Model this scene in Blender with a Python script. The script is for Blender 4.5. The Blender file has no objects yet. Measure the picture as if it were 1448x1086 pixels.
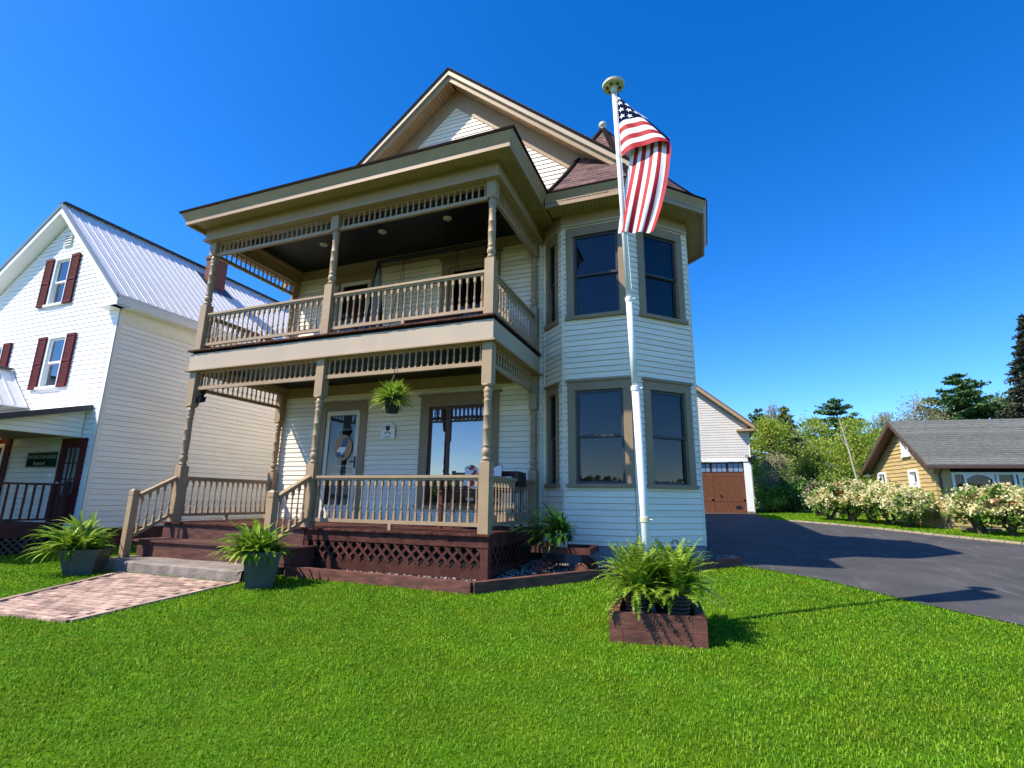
import bpy, bmesh, math, random
import numpy as np
from mathutils import Vector, Matrix
R = math.radians
random.seed(7)
rng = np.random.default_rng(7)
scene = bpy.context.scene
col = scene.collection

# ------------------------------------------------------------------ camera, sky, sun, exposure
cam_d = bpy.data.cameras.new('camera')
cam_d.sensor_width = 36.0
cam_d.lens = 716.97 / 1448 * 36
cam_d.clip_end = 2000
cam = bpy.data.objects.new('camera', cam_d)
col.objects.link(cam)
YAW, PITCH, ROLL = -0.36388, 0.22449, 0.01397
fw = Vector((math.sin(YAW)*math.cos(PITCH), math.cos(YAW)*math.cos(PITCH), math.sin(PITCH)))
rr = Vector((math.cos(YAW), -math.sin(YAW), 0)); uu = rr.cross(fw)
r2 = math.cos(ROLL)*rr + math.sin(ROLL)*uu
u2 = -math.sin(ROLL)*rr + math.cos(ROLL)*uu
M = Matrix((r2, u2, -fw)).transposed().to_4x4()
M.translation = Vector((3.278, -7.503, 1.381))
cam.matrix_world = M
scene.camera = cam

SUN_DIR = Vector((1.0, 0.86, -1.50)).normalized()      # direction the light travels
world = bpy.data.worlds.new('World'); scene.world = world
world.use_nodes = True
wt = world.node_tree
bg = wt.nodes['Background']
sky = wt.nodes.new('ShaderNodeTexSky'); sky.sky_type = 'NISHITA'
sky.sun_disc = False
sky.sun_elevation = math.asin(-SUN_DIR.z)
sky.sun_rotation = math.atan2(-SUN_DIR.x, -SUN_DIR.y) % (2*math.pi)
sky.air_density = 0.85; sky.dust_density = 0.3; sky.ozone_density = 4.0; sky.altitude = 300
hs = wt.nodes.new('ShaderNodeHueSaturation')
hs.inputs['Saturation'].default_value = 1.35
hs.inputs['Hue'].default_value = 0.509
hs.inputs['Value'].default_value = 0.77
sc1 = wt.nodes.new('ShaderNodeVectorMath'); sc1.operation = 'SCALE'; sc1.inputs['Scale'].default_value = 0.1
gm = wt.nodes.new('ShaderNodeGamma'); gm.inputs['Gamma'].default_value = 1.0
sc2 = wt.nodes.new('ShaderNodeVectorMath'); sc2.operation = 'SCALE'; sc2.inputs['Scale'].default_value = 10.0
wt.links.new(sky.outputs[0], sc1.inputs[0]); wt.links.new(sc1.outputs[0], gm.inputs[0]); wt.links.new(gm.outputs[0], sc2.inputs[0])
wt.links.new(sc2.outputs[0], hs.inputs['Color'])
wt.links.new(hs.outputs[0], bg.inputs['Color'])
bg.inputs['Strength'].default_value = 0.15
sun_d = bpy.data.lights.new('sun', 'SUN')
sun_d.energy = 3.0; sun_d.angle = R(0.5); sun_d.color = (1.0, 0.90, 0.74)
sun = bpy.data.objects.new('sun', sun_d); col.objects.link(sun)
sun.rotation_euler = SUN_DIR.to_track_quat('-Z', 'Y').to_euler()
sun.location = (-20, -16, 30)
scene.view_settings.view_transform = 'Standard'
scene.view_settings.look = 'None'
scene.view_settings.exposure = 1.36
scene.view_settings.gamma = 1.0
scene.cycles.max_bounces = 8
scene.cycles.transparent_max_bounces = 12

# ------------------------------------------------------------------ materials
def new_mat(name):
    m = bpy.data.materials.new(name); m.use_nodes = True
    return m, m.node_tree, m.node_tree.nodes['Principled BSDF']

def paint(name, c, rough=0.55, var=0.12, scale=6.0, bump=0.0, stretch=(1, 1, 1), spec=0.4, c2=None, detail=5, bscale=None, metal=0.0, island=0.0):
    """painted / natural surface with a cloudy colour variation and optional bump"""
    m, t, b = new_mat(name)
    tc = t.nodes.new('ShaderNodeTexCoord'); mp = t.nodes.new('ShaderNodeMapping')
    mp.inputs['Scale'].default_value = stretch
    t.links.new(tc.outputs['Object'], mp.inputs['Vector'])
    n = t.nodes.new('ShaderNodeTexNoise'); n.inputs['Scale'].default_value = scale
    n.inputs['Detail'].default_value = detail; n.inputs['Roughness'].default_value = 0.6
    t.links.new(mp.outputs[0], n.inputs['Vector'])
    cr = t.nodes.new('ShaderNodeValToRGB')
    cr.color_ramp.elements[0].position = 0.3; cr.color_ramp.elements[1].position = 0.72
    d = c2 if c2 else tuple(x*(1-var) for x in c)
    l = tuple(min(1, x*(1+var)) for x in c)
    cr.color_ramp.elements[0].color = (*d, 1); cr.color_ramp.elements[1].color = (*l, 1)
    t.links.new(n.outputs['Fac'], cr.inputs['Fac'])
    out = cr.outputs[0]
    if island:
        g = t.nodes.new('ShaderNodeNewGeometry'); h = t.nodes.new('ShaderNodeHueSaturation')
        mr = t.nodes.new('ShaderNodeMapRange')
        mr.inputs['To Min'].default_value = 1-island; mr.inputs['To Max'].default_value = 1+island
        t.links.new(g.outputs['Random Per Island'], mr.inputs['Value'])
        t.links.new(mr.outputs[0], h.inputs['Value']); t.links.new(out, h.inputs['Color'])
        out = h.outputs[0]
    t.links.new(out, b.inputs['Base Color'])
    b.inputs['Roughness'].default_value = rough
    b.inputs['Metallic'].default_value = metal
    b.inputs['Specular IOR Level'].default_value = spec
    if bump:
        n2 = t.nodes.new('ShaderNodeTexNoise'); n2.inputs['Scale'].default_value = bscale or scale*6
        n2.inputs['Detail'].default_value = 6
        t.links.new(mp.outputs[0], n2.inputs['Vector'])
        bp = t.nodes.new('ShaderNodeBump'); bp.inputs['Strength'].default_value = bump; bp.inputs['Distance'].default_value = 0.02
        t.links.new(n2.outputs['Fac'], bp.inputs['Height']); t.links.new(bp.outputs[0], b.inputs['Normal'])
    return m

def leafmat(name, cols, trans=0.35, rough=0.5, spec=0.2, patch=0.0):
    """foliage: each leaf takes its own tone, part of the light comes through"""
    m, t, b = new_mat(name)
    g = t.nodes.new('ShaderNodeNewGeometry'); cr = t.nodes.new('ShaderNodeValToRGB')
    e = cr.color_ramp.elements
    e[0].position = 0; e[0].color = (*cols[0], 1); e[1].position = 1; e[1].color = (*cols[-1], 1)
    for i, c in enumerate(cols[1:-1]):
        q = e.new((i+1)/(len(cols)-1)); q.color = (*c, 1)
    t.links.new(g.outputs['Random Per Island'], cr.inputs['Fac'])
    out = cr.outputs[0]
    if patch:            # thin and lush patches across the turf
        tc = t.nodes.new('ShaderNodeTexCoord'); n = t.nodes.new('ShaderNodeTexNoise'); n.inputs['Scale'].default_value = 0.9; n.inputs['Detail'].default_value = 6
        mr = t.nodes.new('ShaderNodeMapRange'); mr.inputs['From Min'].default_value = .3; mr.inputs['From Max'].default_value = .7
        mr.inputs['To Min'].default_value = 1-patch; mr.inputs['To Max'].default_value = 1+patch
        h = t.nodes.new('ShaderNodeHueSaturation'); m2 = t.nodes.new('ShaderNodeMapRange'); m2.inputs['From Min'].default_value = .35; m2.inputs['From Max'].default_value = .65; m2.inputs['To Min'].default_value = .485; m2.inputs['To Max'].default_value = .515
        n3 = t.nodes.new('ShaderNodeTexNoise'); n3.inputs['Scale'].default_value = 2.3; n3.inputs['Detail'].default_value = 4
        t.links.new(tc.outputs['Object'], n.inputs['Vector']); t.links.new(tc.outputs['Object'], n3.inputs['Vector'])
        t.links.new(n.outputs['Fac'], mr.inputs['Value']); t.links.new(n3.outputs['Fac'], m2.inputs['Value'])
        t.links.new(mr.outputs[0], h.inputs['Value']); t.links.new(m2.outputs[0], h.inputs['Hue']); t.links.new(out, h.inputs['Color']); out = h.outputs[0]
    t.links.new(out, b.inputs['Base Color'])
    b.inputs['Roughness'].default_value = rough
    b.inputs['Specular IOR Level'].default_value = spec
    tr = t.nodes.new('ShaderNodeBsdfTranslucent'); t.links.new(out, tr.inputs['Color'])
    mx = t.nodes.new('ShaderNodeMixShader'); mx.inputs[0].default_value = trans
    t.links.new(b.outputs[0], mx.inputs[1]); t.links.new(tr.outputs[0], mx.inputs[2])
    t.links.new(mx.outputs[0], t.nodes['Material Output'].inputs['Surface'])
    return m

def glassmat(name, ior=1.6, tint=(0.75, 0.82, 0.88), rough=0.0, wav=0.02):
    m, t, b = new_mat(name); t.nodes.remove(b)
    fr = t.nodes.new('ShaderNodeFresnel'); fr.inputs['IOR'].default_value = ior
    gl = t.nodes.new('ShaderNodeBsdfGlossy'); gl.inputs['Roughness'].default_value = rough
    tr = t.nodes.new('ShaderNodeBsdfTransparent'); tr.inputs['Color'].default_value = (*tint, 1)
    mx = t.nodes.new('ShaderNodeMixShader')
    tc = t.nodes.new('ShaderNodeTexCoord'); n = t.nodes.new('ShaderNodeTexNoise'); n.inputs['Scale'].default_value = 1.6
    n.inputs['Detail'].default_value = 1
    bp = t.nodes.new('ShaderNodeBump'); bp.inputs['Strength'].default_value = wav; bp.inputs['Distance'].default_value = 0.1
    t.links.new(tc.outputs['Object'], n.inputs['Vector']); t.links.new(n.outputs['Fac'], bp.inputs['Height'])
    t.links.new(bp.outputs[0], gl.inputs['Normal'])
    t.links.new(fr.outputs[0], mx.inputs[0]); t.links.new(tr.outputs[0], mx.inputs[1]); t.links.new(gl.outputs[0], mx.inputs[2])
    t.links.new(mx.outputs[0], t.nodes['Material Output'].inputs['Surface'])
    return m

def emitmat(name, c, s):
    m, t, b = new_mat(name)
    b.inputs['Emission Color'].default_value = (*c, 1); b.inputs['Emission Strength'].default_value = s
    b.inputs['Base Color'].default_value = (*c, 1)
    return m

def lawnmat():
    return paint('lawn_soil', (0.06, 0.13, 0.005), 0.95, 0.3, 3.0, 0.3, bscale=60, spec=0.05)

MT = {}
MT['siding'] = paint('cream_clapboard', (0.90, 0.79, 0.625), 0.5, 0.07, 1.6, 0.05, (0.5, 0.5, 2.5), bscale=30, island=0.05)
MT['white_siding'] = paint('white_vinyl', (0.90, 0.88, 0.84), 0.45, 0.04, 1.2, 0.02, (0.5, 0.5, 2), bscale=30, island=0.025)
MT['taupe'] = paint('taupe_trim_paint', (0.37, 0.255, 0.148), 0.5, 0.09, 3.0, 0.05, bscale=40)
MT['taupe_dark'] = paint('taupe_casing_paint', (0.285, 0.198, 0.115), 0.5, 0.08, 3.0, 0.05, bscale=40)
MT['band'] = paint('beige_fascia_paint', (0.46, 0.365, 0.26), 0.5, 0.07, 1.5, 0.03, (1, 1, 0.3), bscale=25)
MT['deck'] = paint('red_brown_deck_stain', (0.085, 0.031, 0.023), 0.7, 0.45, 5.0, 0.15, (1, 1, 1), bscale=40, island=0.22, spec=0.15)
MT['deckwear'] = paint('worn_step_stain', (0.10, 0.038, 0.028), 0.7, 0.6, 7.0, 0.2, (0.6, 3, 3), bscale=40, island=0.15)
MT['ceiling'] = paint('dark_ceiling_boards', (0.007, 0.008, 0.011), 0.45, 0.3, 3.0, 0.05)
MT['shingle'] = paint('brown_shingles', (0.15, 0.085, 0.075), 0.85, 0.4, 14, 0.4, bscale=90, island=0.3)
MT['edge'] = paint('dark_drip_edge', (0.016, 0.009, 0.009), 0.9, 0.2, spec=0.1)
MT['glass'] = glassmat('window_glass', 1.6, (0.6, 0.68, 0.75))
MT['glass_pic'] = glassmat('picture_glass', 3.2, (0.65, 0.75, 0.85))
MT['sash'] = paint('dark_sash', (0.035, 0.04, 0.045), 0.4, 0.1)
MT['blind'] = paint('blue_grey_blind', (0.07, 0.10, 0.15), 0.6, 0.2, 3)
MT['darkdrape'] = paint('dark_drape', (0.02, 0.025, 0.035), 0.8, 0.3, 3)
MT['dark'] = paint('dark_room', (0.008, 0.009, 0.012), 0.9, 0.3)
MT['curtain'] = paint('pale_curtain', (0.16, 0.21, 0.28), 0.9, 0.2, 3)
MT['brownwood'] = paint('brown_mullion_wood', (0.10, 0.035, 0.025), 0.45, 0.25, 8)
MT['stormframe'] = paint('cream_storm_door', (0.68, 0.63, 0.52), 0.4, 0.05)
MT['white'] = paint('white_enamel', (0.80, 0.80, 0.78), 0.35, 0.03)
MT['pole'] = paint('white_pole_paint', (0.78, 0.79, 0.80), 0.35, 0.03, 3, metal=0.0)
MT['disc'] = paint('cream_plastic', (0.62, 0.58, 0.42), 0.4, 0.12, 12)
MT['concrete'] = paint('weathered_concrete', (0.23, 0.195, 0.165), 0.9, 0.35, 4, 0.6, bscale=30)
MT['brick_pav'] = paint('pink_paver', (0.42, 0.285, 0.22), 0.85, 0.25, 9, 0.25, bscale=50, island=0.4)
MT['sand'] = paint('joint_sand', (0.09, 0.075, 0.055), 0.95, 0.3, 20, 0.3)
MT['timber'] = paint('brown_timber', (0.13, 0.05, 0.034), 0.75, 0.55, 4, 0.3, (1, 1, 4), bscale=30, island=0.15)
MT['stone'] = paint('gravel_stone', (0.24, 0.225, 0.21), 0.8, 0.3, 20, 0.2, island=0.5)
MT['potgrey'] = paint('dark_grey_planter', (0.085, 0.087, 0.075), 0.45, 0.25, 5, 0.1)
MT['soil'] = paint('potting_soil', (0.035, 0.022, 0.014), 0.95, 0.4, 30, 0.6)
MT['black'] = paint('black_plastic', (0.012, 0.012, 0.014), 0.4, 0.2)
def asphalt():
    m = paint('asphalt', (0.072, 0.071, 0.072), 0.9, 0.22, 1.3, 0.35, (1, 1, 1), bscale=90, spec=0.15)
    t = m.node_tree; b = t.nodes['Principled BSDF']; src = b.inputs['Base Color'].links[0].from_socket
    tc = t.nodes.new('ShaderNodeTexCoord'); mp = t.nodes.new('ShaderNodeMapping'); mp.inputs['Rotation'].default_value = (0, 0, R(-38)); mp.inputs['Scale'].default_value = (2.2, .35, 1)
    n = t.nodes.new('ShaderNodeTexNoise'); n.inputs['Scale'].default_value = 2.4; n.inputs['Detail'].default_value = 9; n.inputs['Roughness'].default_value = .68
    cr = t.nodes.new('ShaderNodeValToRGB'); cr.color_ramp.elements[0].position = .53; cr.color_ramp.elements[0].color = (0, 0, 0, 1); cr.color_ramp.elements[1].position = .72; cr.color_ramp.elements[1].color = (.38, .38, .38, 1)
    mx = t.nodes.new('ShaderNodeMixRGB'); mx.inputs['Color2'].default_value = (.21, .20, .19, 1)      # dusty scuffs and tyre wear
    sp = t.nodes.new('ShaderNodeTexNoise'); sp.inputs['Scale'].default_value = 160; sp.inputs['Detail'].default_value = 2
    mr = t.nodes.new('ShaderNodeMapRange'); mr.inputs['To Min'].default_value = .55; mr.inputs['To Max'].default_value = 1.45
    h = t.nodes.new('ShaderNodeHueSaturation')
    t.links.new(tc.outputs['Object'], mp.inputs[0]); t.links.new(mp.outputs[0], n.inputs['Vector']); t.links.new(n.outputs['Fac'], cr.inputs['Fac'])
    t.links.new(cr.outputs[0], mx.inputs['Fac']); t.links.new(src, mx.inputs['Color1'])
    t.links.new(tc.outputs['Object'], sp.inputs['Vector']); t.links.new(sp.outputs['Fac'], mr.inputs['Value']); t.links.new(mr.outputs[0], h.inputs['Value']); t.links.new(mx.outputs[0], h.inputs['Color'])
    t.links.new(h.outputs[0], b.inputs['Base Color'])
    return m
MT['asphalt'] = asphalt()
MT['kerbstrip'] = paint('sandy_edge', (0.38, 0.31, 0.21), 0.9, 0.3, 8, 0.4)
MT['lawn'] = lawnmat()
MT['grass'] = leafmat('grass_blades', [(0.07, 0.175, 0.004), (0.11, 0.255, 0.006), (0.14, 0.305, 0.009), (0.175, 0.36, 0.016), (0.24, 0.43, 0.03), (0.34, 0.44, 0.07)], 0.35, 0.9, spec=0.06, patch=0.15)
MT['fern'] = leafmat('fern_leaf', [(0.07, 0.15, 0.012), (0.18, 0.31, 0.02), (0.36, 0.48, 0.06)], 0.3, 0.35)
MT['hosta'] = leafmat('strap_leaf', [(0.07, 0.17, 0.012), (0.19, 0.34, 0.025), (0.38, 0.50, 0.06)], 0.35, 0.3)
MT['darkplant'] = leafmat('dark_strap_leaf', [(0.02, 0.075, 0.010), (0.04, 0.12, 0.015), (0.06, 0.16, 0.02)], 0.3, 0.35)
MT['hangfern'] = leafmat('hanging_leaf', [(0.10, 0.22, 0.02), (0.25, 0.40, 0.04), (0.42, 0.52, 0.09)], 0.4, 0.4)
MT['red'] = paint('red_cloth', (0.40, 0.004, 0.012), 0.7, 0.15, 10)
MT['whitecloth'] = paint('white_cloth', (0.78, 0.78, 0.80), 0.7, 0.05, 10)
MT['navy'] = paint('navy_cloth', (0.003, 0.008, 0.04), 0.9, 0.2, 10, spec=0.05)
MT['metalroof'] = paint('grey_metal_roof', (0.76, 0.76, 0.75), 0.5, 0.06, 2.0, 0.0, (0.3, 3, 3), metal=0.0, spec=0.2)
MT['metaledge'] = paint('dark_grey_flashing', (0.055, 0.06, 0.07), 0.45, 0.15)
MT['shutter'] = paint('maroon_shutter', (0.105, 0.016, 0.02), 0.7, 0.15, spec=0.15)
MT['redbrick'] = paint('red_brick', (0.17, 0.065, 0.05), 0.9, 0.35, 20, 0.4)
MT['redbase'] = paint('brown_red_skirting', (0.085, 0.03, 0.025), 0.8, 0.4, 5, 0.3, (1, 1, 5))
MT['green_sign'] = paint('green_sign', (0.006, 0.045, 0.022), 0.9, 0.1, spec=0.05)
MT['letter'] = paint('pale_lettering', (0.45, 0.50, 0.46), 0.6, 0.05)
MT['soffit'] = paint('beige_soffit', (0.40, 0.28, 0.155), 0.55, 0.08, 3)
MT['garage_wall'] = paint('grey_white_siding', (0.62, 0.59, 0.55), 0.55, 0.06, 1.5)
MT['cedar'] = paint('cedar_door', (0.15, 0.055, 0.022), 0.5, 0.45, 6, 0.15, (6, 6, 0.6), bscale=25)
MT['cedardark'] = paint('dark_cedar', (0.06, 0.022, 0.012), 0.5, 0.3, 6)
MT['yellow'] = paint('yellow_log_siding', (0.50, 0.37, 0.16), 0.6, 0.22, 3, 0.1, (1, 0.6, 4))
MT['greyroof'] = paint('grey_green_shingles', (0.125, 0.13, 0.118), 0.9, 0.35, 7, 0.5, (1, 1, 4), bscale=40, island=0.15)
MT['brownfascia'] = paint('brown_fascia', (0.10, 0.055, 0.04), 0.5, 0.15)
MT['bark'] = paint('bark', (0.10, 0.075, 0.055), 0.9, 0.4, 12, 0.6, (4, 4, 1))
MT['birch'] = paint('pale_bark', (0.42, 0.38, 0.33), 0.8, 0.35, 6, 0.3, (2, 2, 1))
MT['t_light'] = leafmat('spring_leaf', [(0.20, 0.29, 0.03), (0.32, 0.42, 0.05), (0.45, 0.54, 0.10)], 0.4)
MT['t_mid'] = leafmat('mid_leaf', [(0.11, 0.18, 0.025), (0.20, 0.29, 0.04), (0.30, 0.38, 0.08)], 0.35)
MT['t_olive'] = leafmat('olive_leaf', [(0.12, 0.15, 0.05), (0.21, 0.25, 0.08), (0.32, 0.35, 0.13)], 0.3)
MT['t_grey'] = leafmat('budding_twig', [(0.22, 0.22, 0.11), (0.32, 0.32, 0.17), (0.42, 0.40, 0.24)], 0.3)
MT['t_pine'] = leafmat('pine_needle', [(0.035, 0.09, 0.03), (0.07, 0.15, 0.05), (0.12, 0.22, 0.07)], 0.15)
MT['t_spruce'] = leafmat('spruce_needle', [(0.03, 0.045, 0.03), (0.05, 0.065, 0.042), (0.085, 0.09, 0.055)], 0.15)
MT['t_shrub'] = leafmat('shrub_leaf', [(0.03, 0.09, 0.015), (0.07, 0.17, 0.025), (0.14, 0.28, 0.04)], 0.25)
MT['hyd_leaf'] = leafmat('hydrangea_leaf', [(0.08, 0.16, 0.02), (0.15, 0.26, 0.045), (0.26, 0.36, 0.09)], 0.3)
MT['hyd_flower'] = leafmat('hydrangea_flower', [(0.58, 0.54, 0.22), (0.74, 0.69, 0.36), (0.86, 0.82, 0.54)], 0.3)
MT['hyd_red'] = leafmat('hydrangea_faded', [(0.28, 0.06, 0.03), (0.42, 0.14, 0.08)], 0.3)
MT['blueart'] = paint('blue_paint', (0.03, 0.12, 0.25), 0.5, 0.2)
MT['tanart'] = paint('tan_paint', (0.42, 0.24, 0.11), 0.5, 0.15)
MT['purple'] = paint('purple_paint', (0.08, 0.03, 0.05), 0.6, 0.2)
MT['orchid'] = paint('dark_red_metal', (0.10, 0.02, 0.02), 0.4, 0.2)
MT['bulb'] = emitmat('warm_bulb', (1.0, 0.75, 0.30), 1.5)
MT['rust'] = paint('rusty_wheel', (0.16, 0.055, 0.03), 0.8, 0.4, 20)

# ------------------------------------------------------------------ object helpers
ORG = {}
def tag(o, label=None, cat=None, group=None, kind=None):
    if label: o['label'] = label
    if cat: o['category'] = cat
    if group: o['group'] = group
    if kind: o['kind'] = kind
    return o

def thing(name, label, cat, loc=(0, 0, 0), group=None):
    o = bpy.data.objects.new(name, None); col.objects.link(o)
    o.empty_display_size = 0.2
    o.location = loc; ORG[o] = Vector(loc)
    return tag(o, label, cat, group)

def link_mesh(name, me, parent=None, loc=None):
    o = bpy.data.objects.new(name, me); col.objects.link(o)
    if parent is not None: o.parent = parent
    if loc is not None: o.location = loc
    return o

def finish(me, mats):
    for m in (mats if isinstance(mats, (list, tuple)) else [mats]):
        me.materials.append(MT[m] if isinstance(m, str) else m)

class MB:
    """collects faces in world coordinates and builds ONE mesh object"""
    def __init__(s): s.v = []; s.f = []; s.m = []; s.mi = 0
    def face(s, pts, mi=None):
        b = len(s.v); s.v += [tuple(p) for p in pts]; s.f.append(tuple(range(b, b+len(pts)))); s.m.append(s.mi if mi is None else mi)
    def hexa(s, p):      # 8 corners: bottom 4 ccw, top 4 ccw
        b = len(s.v); s.v += [tuple(q) for q in p]
        for f in ((3, 2, 1, 0), (4, 5, 6, 7), (0, 1, 5, 4), (1, 2, 6, 5), (2, 3, 7, 6), (3, 0, 4, 7)):
            s.f.append(tuple(b+i for i in f)); s.m.append(s.mi)
    def box(s, x0, x1, y0, y1, z0, z1):
        s.hexa([(x0, y0, z0), (x1, y0, z0), (x1, y1, z0), (x0, y1, z0), (x0, y0, z1), (x1, y0, z1), (x1, y1, z1), (x0, y1, z1)])
    def prism(s, poly, d):   # polygon list of 3D points extruded by vector d
        d = Vector(d); a = [Vector(p) for p in poly]; n = len(a)
        b = len(s.v); s.v += [tuple(p) for p in a] + [tuple(p+d) for p in a]
        s.f.append(tuple(b+i for i in range(n))[::-1]); s.m.append(s.mi)
        s.f.append(tuple(b+n+i for i in range(n))); s.m.append(s.mi)
        for i in range(n):
            j = (i+1) % n
            s.f.append((b+i, b+j, b+n+j, b+n+i)); s.m.append(s.mi)
    def bar(s, a, b, w, h, up=(0, 0, 1)):
        a = Vector(a); b = Vector(b); d = (b-a).normalized(); up = Vector(up)
        x = d.cross(up).normalized()*w/2; z = x.cross(d).normalized()*h/2
        s.hexa([a-x-z, a+x-z, b+x-z, b-x-z, a-x+z, a+x+z, b+x+z, b-x+z])
    def tube(s, pts, rad, n=8, cap=True):
        pts = [Vector(p) for p in pts]
        if not hasattr(rad, '__len__'): rad = [rad]*len(pts)
        rings = []
        for i, p in enumerate(pts):
            d = (pts[min(i+1, len(pts)-1)]-pts[max(i-1, 0)]).normalized()
            q = Vector((0, 0, 1)) if abs(d.z) < 0.9 else Vector((1, 0, 0))
            x = d.cross(q).normalized(); y = d.cross(x).normalized()
            b = len(s.v); rings.append(b)
            for k in range(n):
                a = 2*math.pi*k/n
                s.v.append(tuple(p+x*math.cos(a)*rad[i]+y*math.sin(a)*rad[i]))
        for i in range(len(rings)-1):
            for k in range(n):
                j = (k+1) % n
                s.f.append((rings[i]+k, rings[i]+j, rings[i+1]+j, rings[i+1]+k)); s.m.append(s.mi)
        if cap:
            s.f.append(tuple(rings[0]+k for k in range(n))[::-1]); s.m.append(s.mi)
            s.f.append(tuple(rings[-1]+k for k in range(n))); s.m.append(s.mi)
    def lathe(s, c, prof, n=10):
        s.tube([(c[0], c[1], c[2]+z) for z, r in prof], [r for z, r in prof], n)
    def build(s, name, mats, parent=None, smooth=False):
        root = parent
        while root is not None and root.parent is not None: root = root.parent
        org = ORG.get(root, Vector((0, 0, 0))) if root is not None else Vector((0, 0, 0))
        me = bpy.data.meshes.new(name)
        me.from_pydata([(v[0]-org[0], v[1]-org[1], v[2]-org[2]) for v in s.v], [], s.f)
        finish(me, mats)
        me.polygons.foreach_set('material_index', s.m)
        if smooth: me.polygons.foreach_set('use_smooth', [True]*len(s.f))
        me.update()
        return link_mesh(name, me, parent)

def bulk(name, V, F, mats, parent=None, mi=None, org=None):
    """numpy arrays straight to a mesh; F is (n,3) or (n,4)"""
    root = parent
    while root is not None and root.parent is not None: root = root.parent
    if root is not None and org is None: org = ORG.get(root, Vector((0, 0, 0)))
    V = np.asarray(V, dtype=np.float32)
    if org is not None: V = V-np.array(tuple(org), dtype=np.float32)
    F = np.asarray(F, dtype=np.int32); k = F.shape[1]
    me = bpy.data.meshes.new(name)
    me.vertices.add(len(V)); me.vertices.foreach_set('co', V.ravel())
    me.loops.add(F.size); me.loops.foreach_set('vertex_index', F.ravel())
    me.polygons.add(len(F)); me.polygons.foreach_set('loop_start', np.arange(0, F.size, k, dtype=np.int32))
    me.polygons.foreach_set('loop_total', np.full(len(F), k, dtype=np.int32))
    if mi is not None: me.polygons.foreach_set('material_index', np.asarray(mi, dtype=np.int32))
    finish(me, mats)
    me.update(calc_edges=True); me.validate()
    return link_mesh(name, me, parent)

class Fr:
    """a wall's own frame: s along the wall, z up, d outwards"""
    def __init__(s, o, sdir, n):
        s.o = Vector((o[0], o[1], 0)); s.s = Vector((sdir[0], sdir[1], 0)).normalized(); s.n = Vector((n[0], n[1], 0)).normalized()
    def p(s, a, z, d=0): return s.o+s.s*a+s.n*d+Vector((0, 0, z))
def fbox(mb, F, s0, s1, z0, z1, d0, d1):
    mb.hexa([F.p(s0, z0, d1), F.p(s1, z0, d1), F.p(s1, z0, d0), F.p(s0, z0, d0), F.p(s0, z1, d1), F.p(s1, z1, d1), F.p(s1, z1, d0), F.p(s0, z1, d0)])

def siding(mb, F, s0, s1, z0, z1, openings=(), course=0.11, lip=0.016, zref=0.0, sl=None, sr=None, gap=0.009, rec=0.03):
    """lapped clapboards: every course is a tilted board with its lower edge standing out"""
    cuts = set([z0, z1])
    k = math.floor((z0-zref)/course)
    z = zref+k*course
    while z < z1:
        if z > z0: cuts.add(z)
        z += course
    for o in openings:
        for q in (o[2], o[3]):
            if z0 < q < z1: cuts.add(q)
    cuts = sorted(cuts)
    for a, b in zip(cuts[:-1], cuts[1:]):
        if b-a < 1e-5: continue
        mid = (a+b)/2; kk = math.floor((mid-zref)/course); base = zref+kk*course
        off = lambda q: lip*(1-(q-base)/course)
        A0, A1, B0, B1 = (sl(a), sr(a), sl(b), sr(b)) if sl else (s0, s1, s0, s1)
        if sl and A1 <= A0: continue
        if sl and B1 < B0: B0 = B1 = (B0+B1)/2
        iv = [(s0, s1)]
        for o in openings:
            if o[2] < mid < o[3]:
                nv = []
                for (p, q) in iv:
                    if o[1] <= p or o[0] >= q: nv.append((p, q)); continue
                    if o[0] > p: nv.append((p, o[0]))
                    if o[1] < q: nv.append((o[1], q))
                iv = nv
        full = abs(b-base-course) < 1e-4
        if sl is None:       # boards of random length, butted end to end
            nv = []; rb = random.Random(int(kk*7919+s0*131+z0*17))
            for (p, q) in iv:
                c_ = p
                while q-c_ > 4.2:
                    e_ = c_+rb.uniform(1.6, 3.4); nv.append((c_, e_-.003)); c_ = e_
                nv.append((c_, q))
            iv = nv
        g = gap if full else 0.0
        c = b-g
        for (p, q) in iv:
            pa, qa, pb, qb = (p, q, p, q) if not sl else (A0, A1, B0, B1)
            mb.face([F.p(pa, a, off(a)), F.p(qa, a, off(a)), F.p(qb, c, off(c)), F.p(pb, c, off(c))])
            if full:      # the open joint under the next board
                mb.face([F.p(pb, c, off(c)), F.p(qb, c, off(c)), F.p(qb, c, -rec), F.p(pb, c, -rec)])
                mb.face([F.p(pb, c, -rec), F.p(qb, c, -rec), F.p(qb, b, -rec), F.p(pb, b, -rec)])
                mb.face([F.p(pb, b, -rec), F.p(qb, b, -rec), F.p(qb, b, lip), F.p(pb, b, lip)])

def text_mesh(body, size, name, mat, loc, rot, parent=None, ext=0.002, align='CENTER', sx=1.0):
    cu = bpy.data.curves.new(name, 'FONT'); cu.body = body; cu.size = size; cu.align_x = align; cu.align_y = 'CENTER'; cu.extrude = ext
    tmp = bpy.data.objects.new('tmp', cu); col.objects.link(tmp)
    bpy.context.view_layer.update()
    dg = bpy.context.evaluated_depsgraph_get()
    me = bpy.data.meshes.new_from_object(tmp.evaluated_get(dg))
    col.objects.unlink(tmp); bpy.data.objects.remove(tmp)
    me.materials.clear(); finish(me, mat); me.name = name
    o = link_mesh(name, me, parent)
    root = parent
    while root is not None and root.parent is not None: root = root.parent
    o.location = Vector(loc)-(ORG.get(root, Vector()) if root else Vector())
    o.rotation_euler = rot; o.scale = (sx, 1, 1)
    return o

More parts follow.
